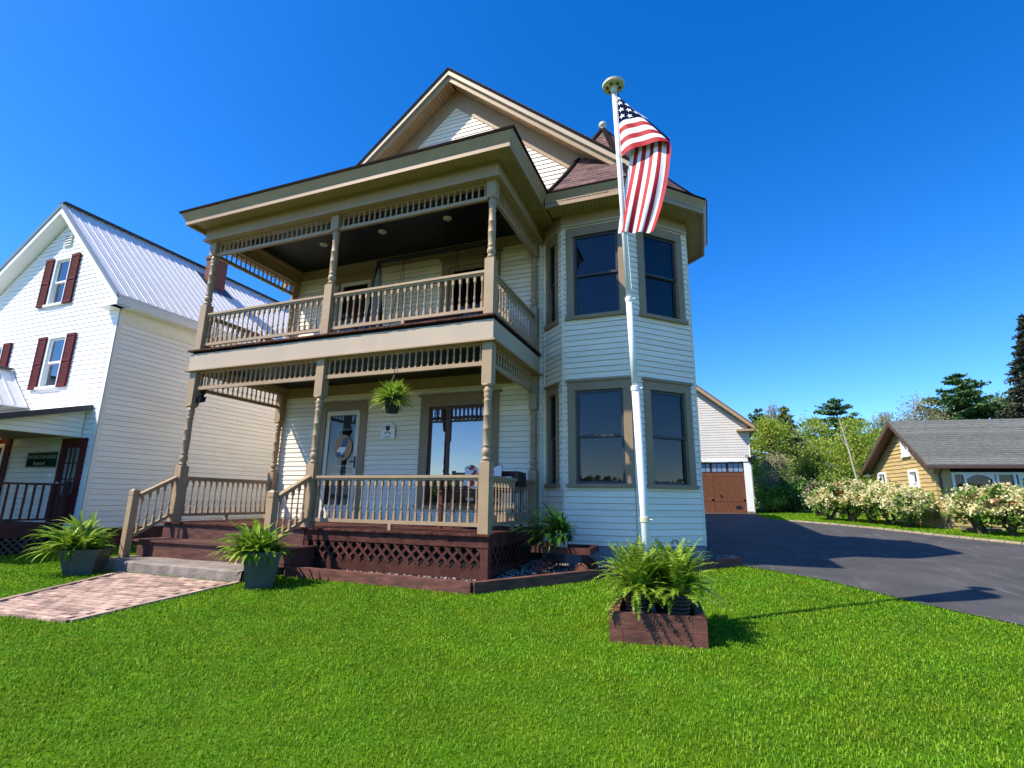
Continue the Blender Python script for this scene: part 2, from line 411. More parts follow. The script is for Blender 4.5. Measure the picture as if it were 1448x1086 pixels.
def gz(x, y):
    """ground height: a gentle even rise from the street to the trees"""
    if y < -10: return 0.13-0.35
    if y > 25: return 0.13+0.875
    return 0.13+0.035*y
gzv = np.vectorize(gz)
exec_parts = []
# ------------------------------------------------------------------ ground, drive, path
mb = MB()
ys = [-400, -10, 25, 500]
for a, b in zip(ys[:-1], ys[1:]):
    mb.face([(-600, a, gz(0, a)), (600, a, gz(0, a)), (600, b, gz(0, b)), (-600, b, gz(0, b))])
tag(mb.build('lawn', 'lawn'), kind='structure')

drive_left = [(3.75, 3.25), (4.25, 2.85), (4.94, 2.15), (5.35, 1.45), (5.72, 0.78), (6.05, 0.35), (6.40, -0.12), (7.1, -1.1), (8.2, -2.9), (9.5, -5.4), (11.5, -9.9)]
drive_right = [(19, -9.9), (16.5, -3), (13.2, 4.6), (11.6, 7.7), (10.55, 9.35), (9.4, 11.3), (8.3, 13.5), (7.0, 15.25), (6.2, 16.1), (5.5, 17.6), (5.42, 20.9), (2.0, 20.9), (3.1, 15), (3.15, 3.1)]
drive_poly = drive_left+drive_right
mb = MB(); mb.face([(x, y, gz(x, y)+0.012) for x, y in drive_poly])
tag(mb.build('driveway', 'asphalt'), kind='structure')
mb = MB()
edge = drive_right[:9]
for a, b in zip(edge[:-1], edge[1:]):
    n = max(1, int(math.hypot(b[0]-a[0], b[1]-a[1])/0.35))
    for i in range(n):
        p = [a[k]+(b[k]-a[k])*(i+0.03)/n for k in (0, 1)]; q = [a[k]+(b[k]-a[k])*(i+0.97)/n for k in (0, 1)]
        mb.bar((p[0], p[1], gz(*p)+0.02), (q[0], q[1], gz(*q)+0.02), 0.11, 0.07+0.02*random.random())
tag(mb.build('kerb_strip', 'kerbstrip'), kind='structure')
# street behind the camera (mirrored in the windows)
mb = MB(); mb.face([(-300, -24, gz(0, -24)+0.01), (300, -24, gz(0, -24)+0.01), (300, -15, gz(0, -15)+0.01), (-300, -15, gz(0, -15)+0.01)])
tag(mb.build('street', 'asphalt'), kind='structure')

path_poly = [(-6.12, -1.30), (-3.50, -1.30), (-3.36, -3.60), (-5.15, -3.72)]
bed_poly = [(-3.25, -0.50), (0.12, -0.66), (1.47, 0.93), (3.72, 3.30), (3.72, 4.2), (3.1, 4.2), (3.1, 3.0), (2.0, 1.9), (0.7, 1.9), (0.1, 2.4), (0.1, -0.1), (-3.3, -0.1)]
def inpoly(x, y, poly):
    x = np.asarray(x); y = np.asarray(y); c = np.zeros(x.shape, bool); n = len(poly); j = n-1
    for i in range(n):
        xi, yi = poly[i]; xj, yj = poly[j]
        if yi != yj:
            c ^= ((yi > y) != (yj > y)) & (x < (xj-xi)*(y-yi)/(yj-yi)+xi)
        j = i
    return c
mb = MB(); mb.face([(x, y, gz(x, y)+0.008) for x, y in path_poly]); mb.mi = 1
L, W, G = 0.205, 0.10, 0.012
r = 0; y = -1.34
while y > -3.75:
    x = -6.3+(L/2 if r % 2 else 0)
    while x < -3.2:
        cx, cy = x+L/2, y-W/2
        ins = [bool(inpoly(px, py, path_poly)) for px, py in ((x, y), (x+L, y), (x+L, y-W), (x, y-W))]
        if sum(ins) >= 3:
            h = 0.016+0.006*random.random()
            z = gz(cx, cy); t = [random.uniform(-.002, .002) for _ in range(4)]
            X0, X1, Y0, Y1 = x+G/2, x+L-G/2, y-W+G/2, y-G/2
            mb.hexa([(X0, Y0, z), (X1, Y0, z), (X1, Y1, z), (X0, Y1, z), (X0, Y0, z+h+t[0]), (X1, Y0, z+h+t[1]), (X1, Y1, z+h+t[2]), (X0, Y1, z+h+t[3])])
        x += L
    y -= W; r += 1
for a, b in ((path_poly[1], path_poly[2]), (path_poly[3], path_poly[0]), (path_poly[2], path_poly[3])):
    n = int(math.hypot(b[0]-a[0], b[1]-a[1])/0.2)
    for i in range(n):
        p = [a[k]+(b[k]-a[k])*(i+0.02)/n for k in (0, 1)]; q = [a[k]+(b[k]-a[k])*(i+0.98)/n for k in (0, 1)]
        mb.bar((p[0], p[1], gz(*p)+0.014), (q[0], q[1], gz(*q)+0.014), 0.075, 0.032)
tag(mb.build('path', ['sand', 'brick_pav']), kind='structure')

# gravel bed with a timber border
mb = MB(); mb.face([(x, y, gz(x, y)+0.055) for x, y in bed_poly])
tag(mb.build('gravel_bed', 'soil'), kind='structure')
N = 2600
px = rng.uniform(-3.3, 3.8, N*4); py = rng.uniform(-0.7, 4.2, N*4)
k = inpoly(px, py, bed_poly); px = px[k][:N]; py = py[k][:N]
octv = np.array([(1, 0, 0), (0, 1, 0), (-1, 0, 0), (0, -1, 0), (0, 0, .7), (0, 0, -.7)], float)
octf = np.array([(0, 1, 4), (1, 2, 4), (2, 3, 4), (3, 0, 4), (1, 0, 5), (2, 1, 5), (3, 2, 5), (0, 3, 5)])
n = len(px); sc = rng.uniform(.012, .034, (n, 1, 3)); jit = rng.uniform(.75, 1.25, (n, 6, 3))
V = octv[None]*sc*jit
an = rng.uniform(0, 6.28, n); ca, sa = np.cos(an)[:, None], np.sin(an)[:, None]
V = np.stack([V[..., 0]*ca-V[..., 1]*sa, V[..., 0]*sa+V[..., 1]*ca, V[..., 2]], -1)
V += np.stack([px, py, gzv(px, py)+0.065], -1)[:, None]
F = (octf[None]+(np.arange(n)*6)[:, None, None]).reshape(-1, 3)
tag(bulk('gravel', V.reshape(-1, 3), F, 'stone'), 'grey and white gravel stones filling the bed beside the porch', 'gravel', kind='stuff')
t = thing('timber_border', 'long brown timber border edging the gravel bed below the porch', 'border', (0.12, -0.7, gz(0, -.7)))
pts = [(-3.30, -0.54), (0.14, -0.70), (1.47, 0.90), (3.75, 3.28)]
for a, b in zip(pts[:-1], pts[1:]):
    d = Vector((b[0]-a[0], b[1]-a[1])); n = max(1, round(d.length/2.3))
    for i in range(n):
        m = MB(); e0 = 0.003/d.length; e1 = 0.0
        p = (a[0]+d.x*(i/n+e0), a[1]+d.y*(i/n+e0)); q = (a[0]+d.x*((i+1)/n-e0), a[1]+d.y*((i+1)/n-e0))
        for lv, w in ((0.035, .125), (0.115, .118)):
            m.bar((*p, gz(*p)+lv), (*q, gz(*q)+lv), w, 0.078)
        m.build('timber', 'timber', t)
# ------------------------------------------------------------------ the two-storey house
H = thing('victorian_house', 'cream two-storey house with taupe two-level front porch and corner bay', 'house', (-2.0, 2.5, 0.2))
YW = 2.51
XL, XR = -6.95, 3.18
FW = Fr((0, YW), (1, 0), (0, -1))                   # front wall, s = x
A = Vector((0.76, 1.94)); B = Vector((2.07, 1.94)); Cc = Vector((3.18, 3.05)); S0 = Vector((0.19, 2.51))
FL = Fr(S0, (1, -1), (-1, -1)); LL = (A-S0).length
FF = Fr(A, (1, 0), (0, -1)); LF = B.x-A.x
FR = Fr(B, (1, 1), (1, -1)); LR = (Cc-B).length
FE = Fr(Cc, (0, 1), (1, 0))                          # right flank, s from the bay backwards
FB = Fr((3.18, 4.50), (-1, 1), (1, 1)); FE2 = Fr((-.4, 5.0), (0, 1), (1, 0))
FWest = Fr((XL, 14), (0, -1), (-1, 0))               # left flank
ZB = 0.60                                            # lowest clapboard

def window(F, s0, s1, z0, z1, casing=0.16, sillz=0.07, head=0.17, blind='blind', rail=None, glass='glass', parent=None, sides=True, cas='taupe_dark', sash='sash', crown=True, style='slats', depth=0.10, csd=0.035):
    """a double-hung sash window with casing (opening s0..s1, z0..z1)"""
    mb = MB()
    cz1 = z1+head
    fbox(mb, F, s0-casing, s0, z0, z1, 0.0, csd); fbox(mb, F, s1, s1+casing, z0, z1, 0.0, csd)
    fbox(mb, F, s0-casing, s1+casing, z1, cz1, 0.0, csd+0.002)
    if crown: fbox(mb, F, s0-casing-.03, s1+casing+.03, cz1, cz1+.035, 0.0, csd+.04)
    # jambs
    for (a, b) in ((s0, s0+.012), (s1-.012, s1)): fbox(mb, F, a, b, z0, z1, -depth, 0.0)
    w = window_root = mb.build('window', cas, parent or H)
    mb = MB(); mb.mi = 0
    zr = rail if rail else (z0+z1)/2
    f = 0.05
    for (a, b, d) in ((z0, zr+.02, -0.075), (zr-.02, z1, -0.045)):
        fbox(mb, F, s0+.012, s0+.012+f, a, b, d, d+.032); fbox(mb, F, s1-.012-f, s1-.012, a, b, d, d+.032)
        fbox(mb, F, s0+.012+f, s1-.012-f, a, a+f, d, d+.031); fbox(mb, F, s0+.012+f, s1-.012-f, b-f, b, d, d+.031)
    mb.build('sash', sash, w)
    for (a, b, d) in ((z0, zr, -0.065), (zr, z1, -0.035)):
        p = MB(); p.face([F.p(s0+.04, a+.02, d), F.p(s1-.04, a+.02, d), F.p(s1-.04, b-.02, d), F.p(s0+.04, b-.02, d)])
        p.build('pane', glass, w)
    p = MB(); fbox(p, F, s0-casing-.02, s1+casing+.02, z0-sillz, z0, 0.0, csd+.045)
    fbox(p, F, s0, s1, z0-.02, z0, -depth, 0.0)
    p.build('sill', cas, w)
    if style == 'slats':
        p = MB(); z = z0+.05
        while z < z1-.06:
            p.hexa([F.p(s0+.03, z, -.125), F.p(s1-.03, z, -.125), F.p(s1-.03, z+.012, -.165), F.p(s0+.03, z+.012, -.165),
                    F.p(s0+.03, z+.003, -.125), F.p(s1-.03, z+.003, -.125), F.p(s1-.03, z+.015, -.165), F.p(s0+.03, z+.015, -.165)])
            z += .032
        p.build('blind', blind, w)
    elif style == 'sheer':
        p = MB(); n = 26
        for i in range(n):
            a = s0+.03+(s1-s0-.06)*i/n; b = s0+.03+(s1-s0-.06)*(i+1)/n
            da, db = -.15-.018*math.sin(i*1.9), -.15-.018*math.sin((i+1)*1.9)
            p.face([F.p(a, z0, da), F.p(b, z0, db), F.p(b, z1, db), F.p(a, z1, da)])
        p.build('curtain', blind, w)
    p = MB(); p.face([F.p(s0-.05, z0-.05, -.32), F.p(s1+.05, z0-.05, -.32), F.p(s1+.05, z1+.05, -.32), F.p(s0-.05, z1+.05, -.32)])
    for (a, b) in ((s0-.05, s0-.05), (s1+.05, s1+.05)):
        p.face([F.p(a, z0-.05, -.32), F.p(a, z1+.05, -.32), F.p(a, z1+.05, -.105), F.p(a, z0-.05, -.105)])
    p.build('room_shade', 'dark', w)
    return w

# clapboard walls
Dlo = (-5.43, -4.42, 0.86, 3.46); Plo = (-2.53, -1.02, 1.24, 3.42)
Dup = (-5.39, -4.42, 4.44, 6.86); Dup2 = (-2.18, -1.05, 4.44, 6.80)
mb = MB()
siding(mb, FW, XL, 0.19, 0.86, 7.45, (Dlo, Plo, Dup, Dup2), 0.112)
Wf = (1.0, 1.92); Wr = (0.42, 1.27); Wl = (0.26, 0.55)
lo = (1.69, 3.46); up = (4.98, 6.74)
ops = lambda w, o=0: [(w[0]-o, w[1]-o, *lo), (w[0]-o, w[1]-o, *up)]
siding(mb, FL, 0, LL, ZB, 7.45, ops(Wl), 0.112)
siding(mb, FF, 0, LF, ZB, 7.45, ops(Wf, A.x), 0.112)
siding(mb, FR, 0, LR, ZB, 7.45, ops(Wr), 0.112)
siding(mb, FE, 0, 1.45, ZB, 7.45, (), 0.112); siding(mb, FB, 0, 1.1, ZB, 7.45, (), 0.112); siding(mb, FE2, 0, 9.0, ZB, 9.8, (), 0.112)
siding(mb, FWest, 0, 14-YW, ZB, 7.6, (), 0.112)
mb.build('wall', 'siding', H)
# little metal corner caps between the two front bay faces, and corner boards
mb = MB()
for k in range(int((7.0-ZB)/0.112)):
    z = ZB+k*.112+.03
    c = FF.p(LF, z, .016)
    mb.face([FF.p(LF-.02, z, .018), FF.p(LF, z, .026), FF.p(LF, z+.09, .02), FF.p(LF-.02, z+.09, .013)])
    mb.face([FR.p(0, z, .026), FR.p(.02, z, .018), FR.p(.02, z+.09, .013), FR.p(0, z+.09, .02)])
for F, s in ((FF, 0.0), (FR, LR)):
    a = (0, .022) if s == 0 else (LR-.022, LR)
    fbox(mb, F, a[0], a[1], ZB-.02, 7.0, 0.0, .024)
fbox(mb, FL, LL-.022, LL-.001, ZB-.02, 7.0, 0.0, .023)
fbox(mb, FL, .0, .06, ZB-.02, 7.0, 0.0, .023)
mb.build('corner_trim', 'siding', H)
# stone skirting below the boards
mb = MB()
for F, L_ in ((FL, LL), (FF, LF), (FR, LR), (FE, 1.45)):
    fbox(mb, F, 0, L_, 0.0, ZB-.004, -.2, -.012)
mb.build('foundation', paint('blue_grey_foundation', (0.20, 0.22, 0.24), 0.85, 0.2, 5, 0.3), H)

# gable front
zr_, sl_ = 12.10, 0.85
RX = -2.2
mb = MB()
gl = lambda z: RX-(11.42-z)/sl_; gr_ = lambda z: RX+(11.42-z)/sl_
siding(mb, FW, gl(7.45), gr_(7.45), 7.45, 11.40, (), 0.112, sl=lambda z: max(gl(z), XL), sr=lambda z: min(gr_(z), XR))
mb.build('gable', 'siding', H)
def rake(z_a, z_b, y0, y1, x_out, name, mat, parent=H):
    """a sloping board on both sides of the gable between two parallel roof lines"""
    mb = MB()
    for sg in (-1, 1):
        if sg > 0: x_out = min(x_out, 4.5)
        a = RX; b = RX+sg*x_out
        mb.prism([(a, y0, z_a), (b, y0, z_a-sl_*x_out), (b, y0, z_b-sl_*x_out), (a, y0, z_b)], (0, y1-y0, 0))
    return mb.build(name, mat, parent)
rake(11.84, 11.33, YW-.03, YW+.02, 5.2, 'rake_frieze', 'taupe')
rake(12.03, 11.75, 2.05, 2.10, 5.2, 'bargeboard', 'taupe')
rake(12.045, 11.90, 1.985, 2.05, 5.2, 'crown_moulding', 'band')
# rake soffit slats
mb = MB()
for sg in (-1, 1):
    x = 0.02
    while x < (5.15 if sg < 0 else 4.45):
        x2 = x+.072
        z = lambda q: 11.845-sl_*q
        a, b = RX+sg*x, RX+sg*x2
        mb.hexa([(a, 2.10, z(x)), (b, 2.10, z(x2)), (b, YW-.03, z(x2)), (a, YW-.03, z(x)), (a, 2.10, z(x)+.02), (b, 2.10, z(x2)+.02), (b, YW-.03, z(x2)+.02), (a, YW-.03, z(x)+.02)])
        x += .08
mb.build('rake_soffit', 'soffit', H)
# main roof
mb = MB()
for sg in (-1, 1):
    W_ = 5.25 if sg < 0 else 4.55
    for (w_, ya_, yb_) in (((W_, 1.96, 14.3),) if sg < 0 else ((W_, 1.96, 4.6), (2.0, 4.6, 14.3))):  # unseen right rear slope cut narrow to shape the shadow on the drive
        X = RX+sg*w_; zb = zr_-sl_*w_
        mb.prism([(RX, ya_, zr_), (X, ya_, zb), (X, ya_, zb-.065), (RX, ya_, zr_-.065)], (0, yb_-ya_, 0))
    n = 40
    for i in range(n):
        a, b = 5.24*i/n, 5.24*(i+1)/n
        mb.mi = 1
        if sg > 0 and b > 4.55: continue
        ye = 14.3 if (sg < 0 or b < 2.0) else 4.6
        mb.hexa([(RX+sg*a, 1.975, zr_-sl_*a+.002), (RX+sg*b, 1.975, zr_-sl_*b+.012), (RX+sg*b, ye, zr_-sl_*b+.012), (RX+sg*a, ye, zr_-sl_*a+.002),
                 (RX+sg*a, 1.975, zr_-sl_*a+.008), (RX+sg*b, 1.975, zr_-sl_*b+.024), (RX+sg*b, ye, zr_-sl_*b+.024), (RX+sg*a, ye, zr_-sl_*a+.008)])
        mb.mi = 0
mb.build('roof', ['edge', 'shingle'], H)
mb = MB(); mb.face([(XL, 14.0, 0), (-.4, 14.0, 0), (-.4, 14.0, 10.4), (RX, 14, 12.0), (XL, 14.0, 7.8)]); mb.build('rear_wall', 'siding', H); mb = MB(); mb.face([(-.4, 4.55, 0), (2.6, 4.55, 0), (2.6, 4.55, 7.9), (-.4, 4.55, 10.45)]); mb.build('rear_wall', 'siding', H)  # unseen rear walls follow that step, shaped for the drive's shadow

# ---- corner bay: windows, friezes, eave and pointed roof
for F, w, o in ((FL, Wl, 0), (FF, Wf, A.x), (FR, Wr, 0)):
    cs = 0.10 if F is FL else 0.15
    window(F, w[0]-o, w[1]-o, *lo, casing=cs, style='sheer', blind='darkdrape')
    window(F, w[0]-o, w[1]-o, *up, casing=cs, style='slats', head=.19, crown=False)
mb = MB()
for F, L_ in ((FL, LL), (FF, LF), (FR, LR)):
    fbox(mb, F, 0.0 if F is not FL else 0, L_, 7.02, 7.40, .0, .03 if F is not FF else .031)
fbox(mb, FE, 0, 1.45, 7.02, 7.40, 0, .029); fbox(mb, FB, 0, 1.1, 7.02, 7.40, 0, .028)
mb.build('frieze', 'taupe', H)
mb = MB()
for F, L_ in ((FL, LL), (FF, LF), (FR, LR)):
    fbox(mb, F, 0, L_, 6.965, 7.018, .0, .055 if F is not FF else .056)
mb.build('frieze_moulding', 'band', H)
# eave: outer line of the fascia
def off_line(k): return k
EO = 0.53
eave = [Vector((0.55, 1.41)), Vector((2.29, 1.41)), Vector((3.58, 2.70)), Vector((3.58, 4.67)), Vector((2.3, 5.95))]
inner = [Vector((0.55, 1.94)), B.copy(), Cc.copy(), Vector((3.18, 4.50)), Vector((2.1, 5.58))]
mb = MB(); sb = MB(); eb = MB()
for i in range(4):
    a, b = eave[i], eave[i+1]; d = (b-a).normalized(); nrm = Vector((d.y, -d.x))
    n0 = nrm
    # fascia with a sloped crown
    ai, bi = a-(nrm*0.045 if i != 0 else Vector((0, -.045))), b-nrm*.045
    mb.hexa([(a.x, a.y, 7.20), (b.x, b.y, 7.20), (bi.x, bi.y, 7.20), (ai.x, ai.y, 7.20), (a.x, a.y, 7.40), (b.x, b.y, 7.40), (bi.x, bi.y, 7.40), (ai.x, ai.y, 7.40)])
    ao, bo = a+nrm*.07, b+nrm*.07
    mb.hexa([(a.x, a.y, 7.342), (b.x, b.y, 7.342), (bi.x, bi.y, 7.402), (ai.x, ai.y, 7.402), (ao.x, ao.y, 7.47), (bo.x, bo.y, 7.47), (bi.x, bi.y, 7.47), (ai.x, ai.y, 7.47)])
    eb.hexa([(ao.x+nrm.x*.015, ao.y+nrm.y*.015, 7.472), (bo.x+nrm.x*.015, bo.y+nrm.y*.015, 7.472), (bi.x, bi.y, 7.472), (ai.x, ai.y, 7.472), (ao.x+nrm.x*.02, ao.y+nrm.y*.02, 7.505), (bo.x+nrm.x*.02, bo.y+nrm.y*.02, 7.505), (bi.x, bi.y, 7.505), (ai.x, ai.y, 7.505)])
    L_ = (b-a).length; n = int(L_/.085)
    for k in range(n):
        p0 = a.lerp(b, (k+.05)/n); p1 = a.lerp(b, (k+.95)/n); q0 = inner[i].lerp(inner[i+1], (k+.05)/n); q1 = inner[i].lerp(inner[i+1], (k+.95)/n)
        sb.hexa([(p0.x, p0.y, 7.28), (p1.x, p1.y, 7.28), (q1.x, q1.y, 7.28), (q0.x, q0.y, 7.28), (p0.x, p0.y, 7.30), (p1.x, p1.y, 7.30), (q1.x, q1.y, 7.30), (q0.x, q0.y, 7.30)])
mb.build('bay_fascia', 'taupe', H); sb.build('bay_soffit', 'soffit', H); eb.build('bay_drip_edge', 'edge', H)
# pointed eight-sided roof in shingle courses
cx, cy, ap = 1.42, 3.50, 2.09
mb = MB(); n = 30; zt = 10.42
def ring(t, o=0.0):
    r = (ap*(1-t)+.03*t)+.16*math.sin(math.pi*(1-t))*(-1)*(1-t)*.6+o
    return [Vector((cx+r/math.cos(R(22.5))*math.cos(R(22.5+45*k)), cy+r/math.cos(R(22.5))*math.sin(R(22.5+45*k)), 7.50+(zt-7.50)*t)) for k in range(8)]
for i in range(n):
    lo_, hi_ = ring(i/n, .018), ring((i+1)/n, .004)
    un = ring(i/n, .002)
    for k in range(8):
        j = (k+1) % 8
        m = 5 if i < n*0.6 else 3
        for q in range(m):
            e = random.uniform(0, .012); u0, u1 = q/m, (q+.985)/m
            d = Vector((0, 0, -e))
            mb.face([lo_[k].lerp(lo_[j], u0)+d, lo_[k].lerp(lo_[j], u1)+d, hi_[k].lerp(hi_[j], u1), hi_[k].lerp(hi_[j], u0)])
            mb.face([un[k].lerp(un[j], u0), un[k].lerp(un[j], u1), lo_[k].lerp(lo_[j], u1)+d, lo_[k].lerp(lo_[j], u0)+d])
        mb.face([un[k], un[j], ring((i+1)/n, 0)[j], ring((i+1)/n, 0)[k]])
rf = mb.build('bay_roof', 'shingle', H)
mb = MB()
for k in range(8):
    P = [ring(i/14, .03)[k] for i in range(15)]
    for a, b in zip(P[:-1], P[1:]): mb.bar(a, a.lerp(b, 1.02), .13, .014)
mb.build('hip_cap', 'edge', rf)
mb = MB(); mb.lathe((cx, cy, 10.38), [(0, .05), (.04, .08), (.07, .045), (.11, .045), (.14, .085), (.19, .10), (.24, .08), (.27, .02)], 12)
mb.build('finial', 'disc', rf, True)

# ---- porch
def post(x, y, z0, z1, zb1, zc0, hw=.088, half=False):
    mb = MB()
    # lower square block with chamfered corners top, turned shaft, upper block with rounded foot
    y1 = y+hw
    def blk(za, zb, w): mb.box(x-w, x+w, y-w, y+w, za, zb)
    blk(z0, zb1-.02, hw); 
    mb.hexa([(x-hw, y-hw, zb1-.02), (x+hw, y-hw, zb1-.02), (x+hw, y+hw, zb1-.02), (x-hw, y+hw, zb1-.02), (x-hw+.03, y-hw+.03, zb1), (x+hw-.03, y-hw+.03, zb1), (x+hw-.03, y+hw-.03, zb1), (x-hw+.03, y+hw-.03, zb1)])
    mb.hexa([(x-hw+.03, y-hw+.03, zc0), (x+hw-.03, y-hw+.03, zc0), (x+hw-.03, y+hw-.03, zc0), (x-hw+.03, y+hw-.03, zc0), (x-hw, y-hw, zc0+.05), (x+hw, y-hw, zc0+.05), (x+hw, y+hw, zc0+.05), (x-hw, y+hw, zc0+.05)])
    blk(zc0+.05, z1, hw)
    h = zc0-zb1
    prof = [(0, .055), (.012, .075), (.03, .08), (.045, .06), (.06, .055), (.075, .068), (.11, .083), (.15, .078), (.17, .06), (.18, .058), (.19, .068), (.20, .074), (.215, .066), (.24, .064),
            (.42, .070), (.425, .074), (.435, .070), (.60, .066), (.605, .072), (.615, .066), (.78, .060), (.80, .07), (.815, .072), (.83, .058), (.86, .062), (.885, .074), (.90, .06), (.93, .072), (.955, .078), (.975, .062), (1, .06)]
    mb.lathe((x, y, zb1-.001), [(a*(h+.002), r) for a, r in prof], 14)
    o = mb.build('porch_post', 'taupe', H)
    me = o.data
    sm = [len(p.vertices) == 4 and p.area < .02 and abs(p.normal.z) < .999 for p in me.polygons]
    me.polygons.foreach_set('use_smooth', sm)
    return o
PX = (0.0, -3.45, -6.84)
DZ, UZ = 0.86, 4.42
for x in PX:
    post(x, 0, DZ, 3.95, 1.98, 3.19); post(x, 0, UZ, 6.99, 5.50, 6.66)
for x in (0.0, -6.84):
    post(x, 2.40, DZ, 3.95, 1.98, 3.19, .084); post(x, 2.40, UZ, 6.99, 5.50, 6.66, .084)

# baluster shapes shared by every copy
def baluster_mesh(h):
    m = MB(); w = .021
    m.box(-w, w, -w, w, 0, .10*h/.68+.02); m.box(-w, w, -w, w, h-.10, h)
    a, b = .12*h/.68, h-.10; q = b-a
    prof = [(0, .014), (.02, .020), (.05, .022), (.08, .013), (.11, .012), (.16, .019), (.24, .022), (.33, .018), (.36, .013), (.38, .018), (.40, .013), (.55, .0125), (.8, .0125), (.88, .014), (.91, .020), (.94, .014), (.97, .02), (1, .019)]
    m.lathe((0, 0, a-.005), [(t*(q+.01), r) for t, r in prof], 8)
    me = bpy.data.meshes.new('baluster'); me.from_pydata(m.v, [], m.f); finish(me, 'taupe'); me.update()
    return me, m
BAL = {}
def bal(h):
    k = round(h, 3)
    if k not in BAL: BAL[k] = baluster_mesh(h)
    return BAL[k]
NB = [0]
def railing(p0, p1, zt0, zb0, zt1=None, zb1=None, spacing=.135, individual=True, support=True, zfloor=None, name='railing', hw=.088):
    zt1 = zt0 if zt1 is None else zt1; zb1 = zb0 if zb1 is None else zb1
    p0 = Vector((*p0, 0)); p1 = Vector((*p1, 0)); d = (p1-p0).normalized()
    p0 = p0+d*hw; p1 = p1-d*hw
    mb = MB(); Z = lambda z: Vector((0, 0, z))
    mb.bar(p0+Z(zt0-.022), p1+Z(zt1-.022), .105, .044); mb.bar(p0+Z(zt0-.063), p1+Z(zt1-.063), .05, .036)
    mb.bar(p0+Z(zb0+.03), p1+Z(zb1+.03), .05, .06)
    if support:
        m = p0.lerp(p1, .5); mb.box(m.x-.03, m.x+.03, m.y-.03, m.y+.03, zfloor, zb0)
    r = mb.build(name, 'taupe', H)
    L_ = (p1-p0).length; n = max(2, int(round(L_/spacing))); h = zt0-.081-(zb0+.06)
    me, src = bal(h)
    merged = MB()
    for i in range(n):
        t = (i+.5)/n; p = p0.lerp(p1, t); z = (zb0+.06)*(1-t)+(zb1+.06)*t
        if individual and NB[0] < 100:
            NB[0] += 1
            o = link_mesh('baluster', me, r); o.location = Vector((p.x, p.y, z))-ORG[H]
        else:
            b = len(merged.v); merged.v += [(q[0]+p.x, q[1]+p.y, q[2]+z) for q in src.v]
            merged.f += [tuple(b+k for k in f) for f in src.f]; merged.m += [0]*len(src.f)
    if merged.f:
        tag(merged.build('balusters', 'taupe', r), kind='stuff')
    return r
railing((-3.45, 0), (0, 0), 1.76, 0.96, zfloor=DZ)
railing((-6.84, 0), (-3.45, 0), 5.28, 4.54, zfloor=UZ, spacing=.14)
railing((-3.45, 0), (0, 0), 5.28, 4.54, zfloor=UZ, spacing=.14)
# stair rails down to the newels
NY = -0.86
for x in (-6.84, -3.45):
    railing((x, NY), (x, 0), 1.40, 0.60, 1.76, 0.97, spacing=.14, support=False, name='stair_rail')
railing((-6.84, 0), (-6.84, 2.40), 1.76, 0.96, zfloor=DZ)
railing((0, 0), (0, 2.40), 1.76, 0.96, zfloor=DZ, individual=False)
railing((0, 0), (0, 2.40), 5.28, 4.54, zfloor=UZ, individual=False)
railing((-6.84, 0), (-6.84, 2.40), 5.28, 4.54, zfloor=UZ, individual=False)
for x in (-6.84, -3.45):
    mb = MB(); w = .062
    mb.box(x-w, x+w, NY-w, NY+w, .265, 1.36); mb.box(x-w+.012, x+w-.012, NY-w+.012, NY+w-.012, 1.36, 1.375)
    mb.box(x-w, x+w, NY-w, NY+w, 1.375, 1.45)
    mb.hexa([(x-w, NY-w, 1.45), (x+w, NY-w, 1.45), (x+w, NY+w, 1.45), (x-w, NY+w, 1.45), (x-w+.03, NY-w+.03, 1.485), (x+w-.03, NY-w+.03, 1.485), (x+w-.03, NY+w-.03, 1.485), (x-w+.03, NY+w-.03, 1.485)])
    mb.build('newel_post', 'taupe', H)

# spindle spandrels under the beams
def spandrel(p0, p1, z0, z1, spacing=.128, hw=.088):
    p0 = Vector((*p0, 0)); p1 = Vector((*p1, 0)); d = (p1-p0).normalized(); p0 = p0+d*hw; p1 = p1-d*hw
    mb = MB(); Z = lambda z: Vector((0, 0, z))
    mb.bar(p0+Z(z0+.035), p1+Z(z0+.035), .062, .07); mb.bar(p0+Z(z1-.012), p1+Z(z1-.012), .06, .024)
    L_ = (p1-p0).length; n = int(round(L_/spacing)); h = z1-.024-(z0+.07)
    prof = [(0, .022), (.10, .022), (.12, .014), (.16, .018), (.22, .013), (.3, .019), (.42, .022), (.52, .016), (.56, .019), (.6, .014), (.75, .013), (.84, .017), (.88, .013), (.9, .022), (1, .022)]
    for i in range(n):
        p = p0.lerp(p1, (i+.5)/n); mb.lathe((p.x, p.y, z0+.068), [(t*(h+.004), r) for t, r in prof], 8)
    return mb.build('spandrel', 'taupe', H)
for z0, z1 in ((3.565, 3.95), (6.665, 6.99)):
    spandrel((-3.45, 0), (0, 0), z0, z1); spandrel((-6.84, 0), (-3.45, 0), z0, z1)
    spandrel((0, 0), (0, 2.40), z0, z1); spandrel((-6.84, 0), (-6.84, 2.40), z0, z1)
# beams and fascia band between the storeys
x0, x1 = -6.96, .12
mb = MB()
mb.box(x0, x1, -.12, .10, 3.975, 4.335); mb.box(x1-.22, x1, .10, 2.49, 3.976, 4.334); mb.box(x0, x0+.22, .10, 2.49, 3.976, 4.334)
mb.build('fascia_band', 'band', H)
mb = MB()
mb.box(x0-.05, x1+.05, -.17, .12, 3.951, 3.975); mb.box(x1-.24, x1+.05, .12, 2.49, 3.9505, 3.9755); mb.box(x0-.05, x0+.24, .12, 2.49, 3.9505, 3.9755)
mb.build('band_moulding', 'taupe', H)
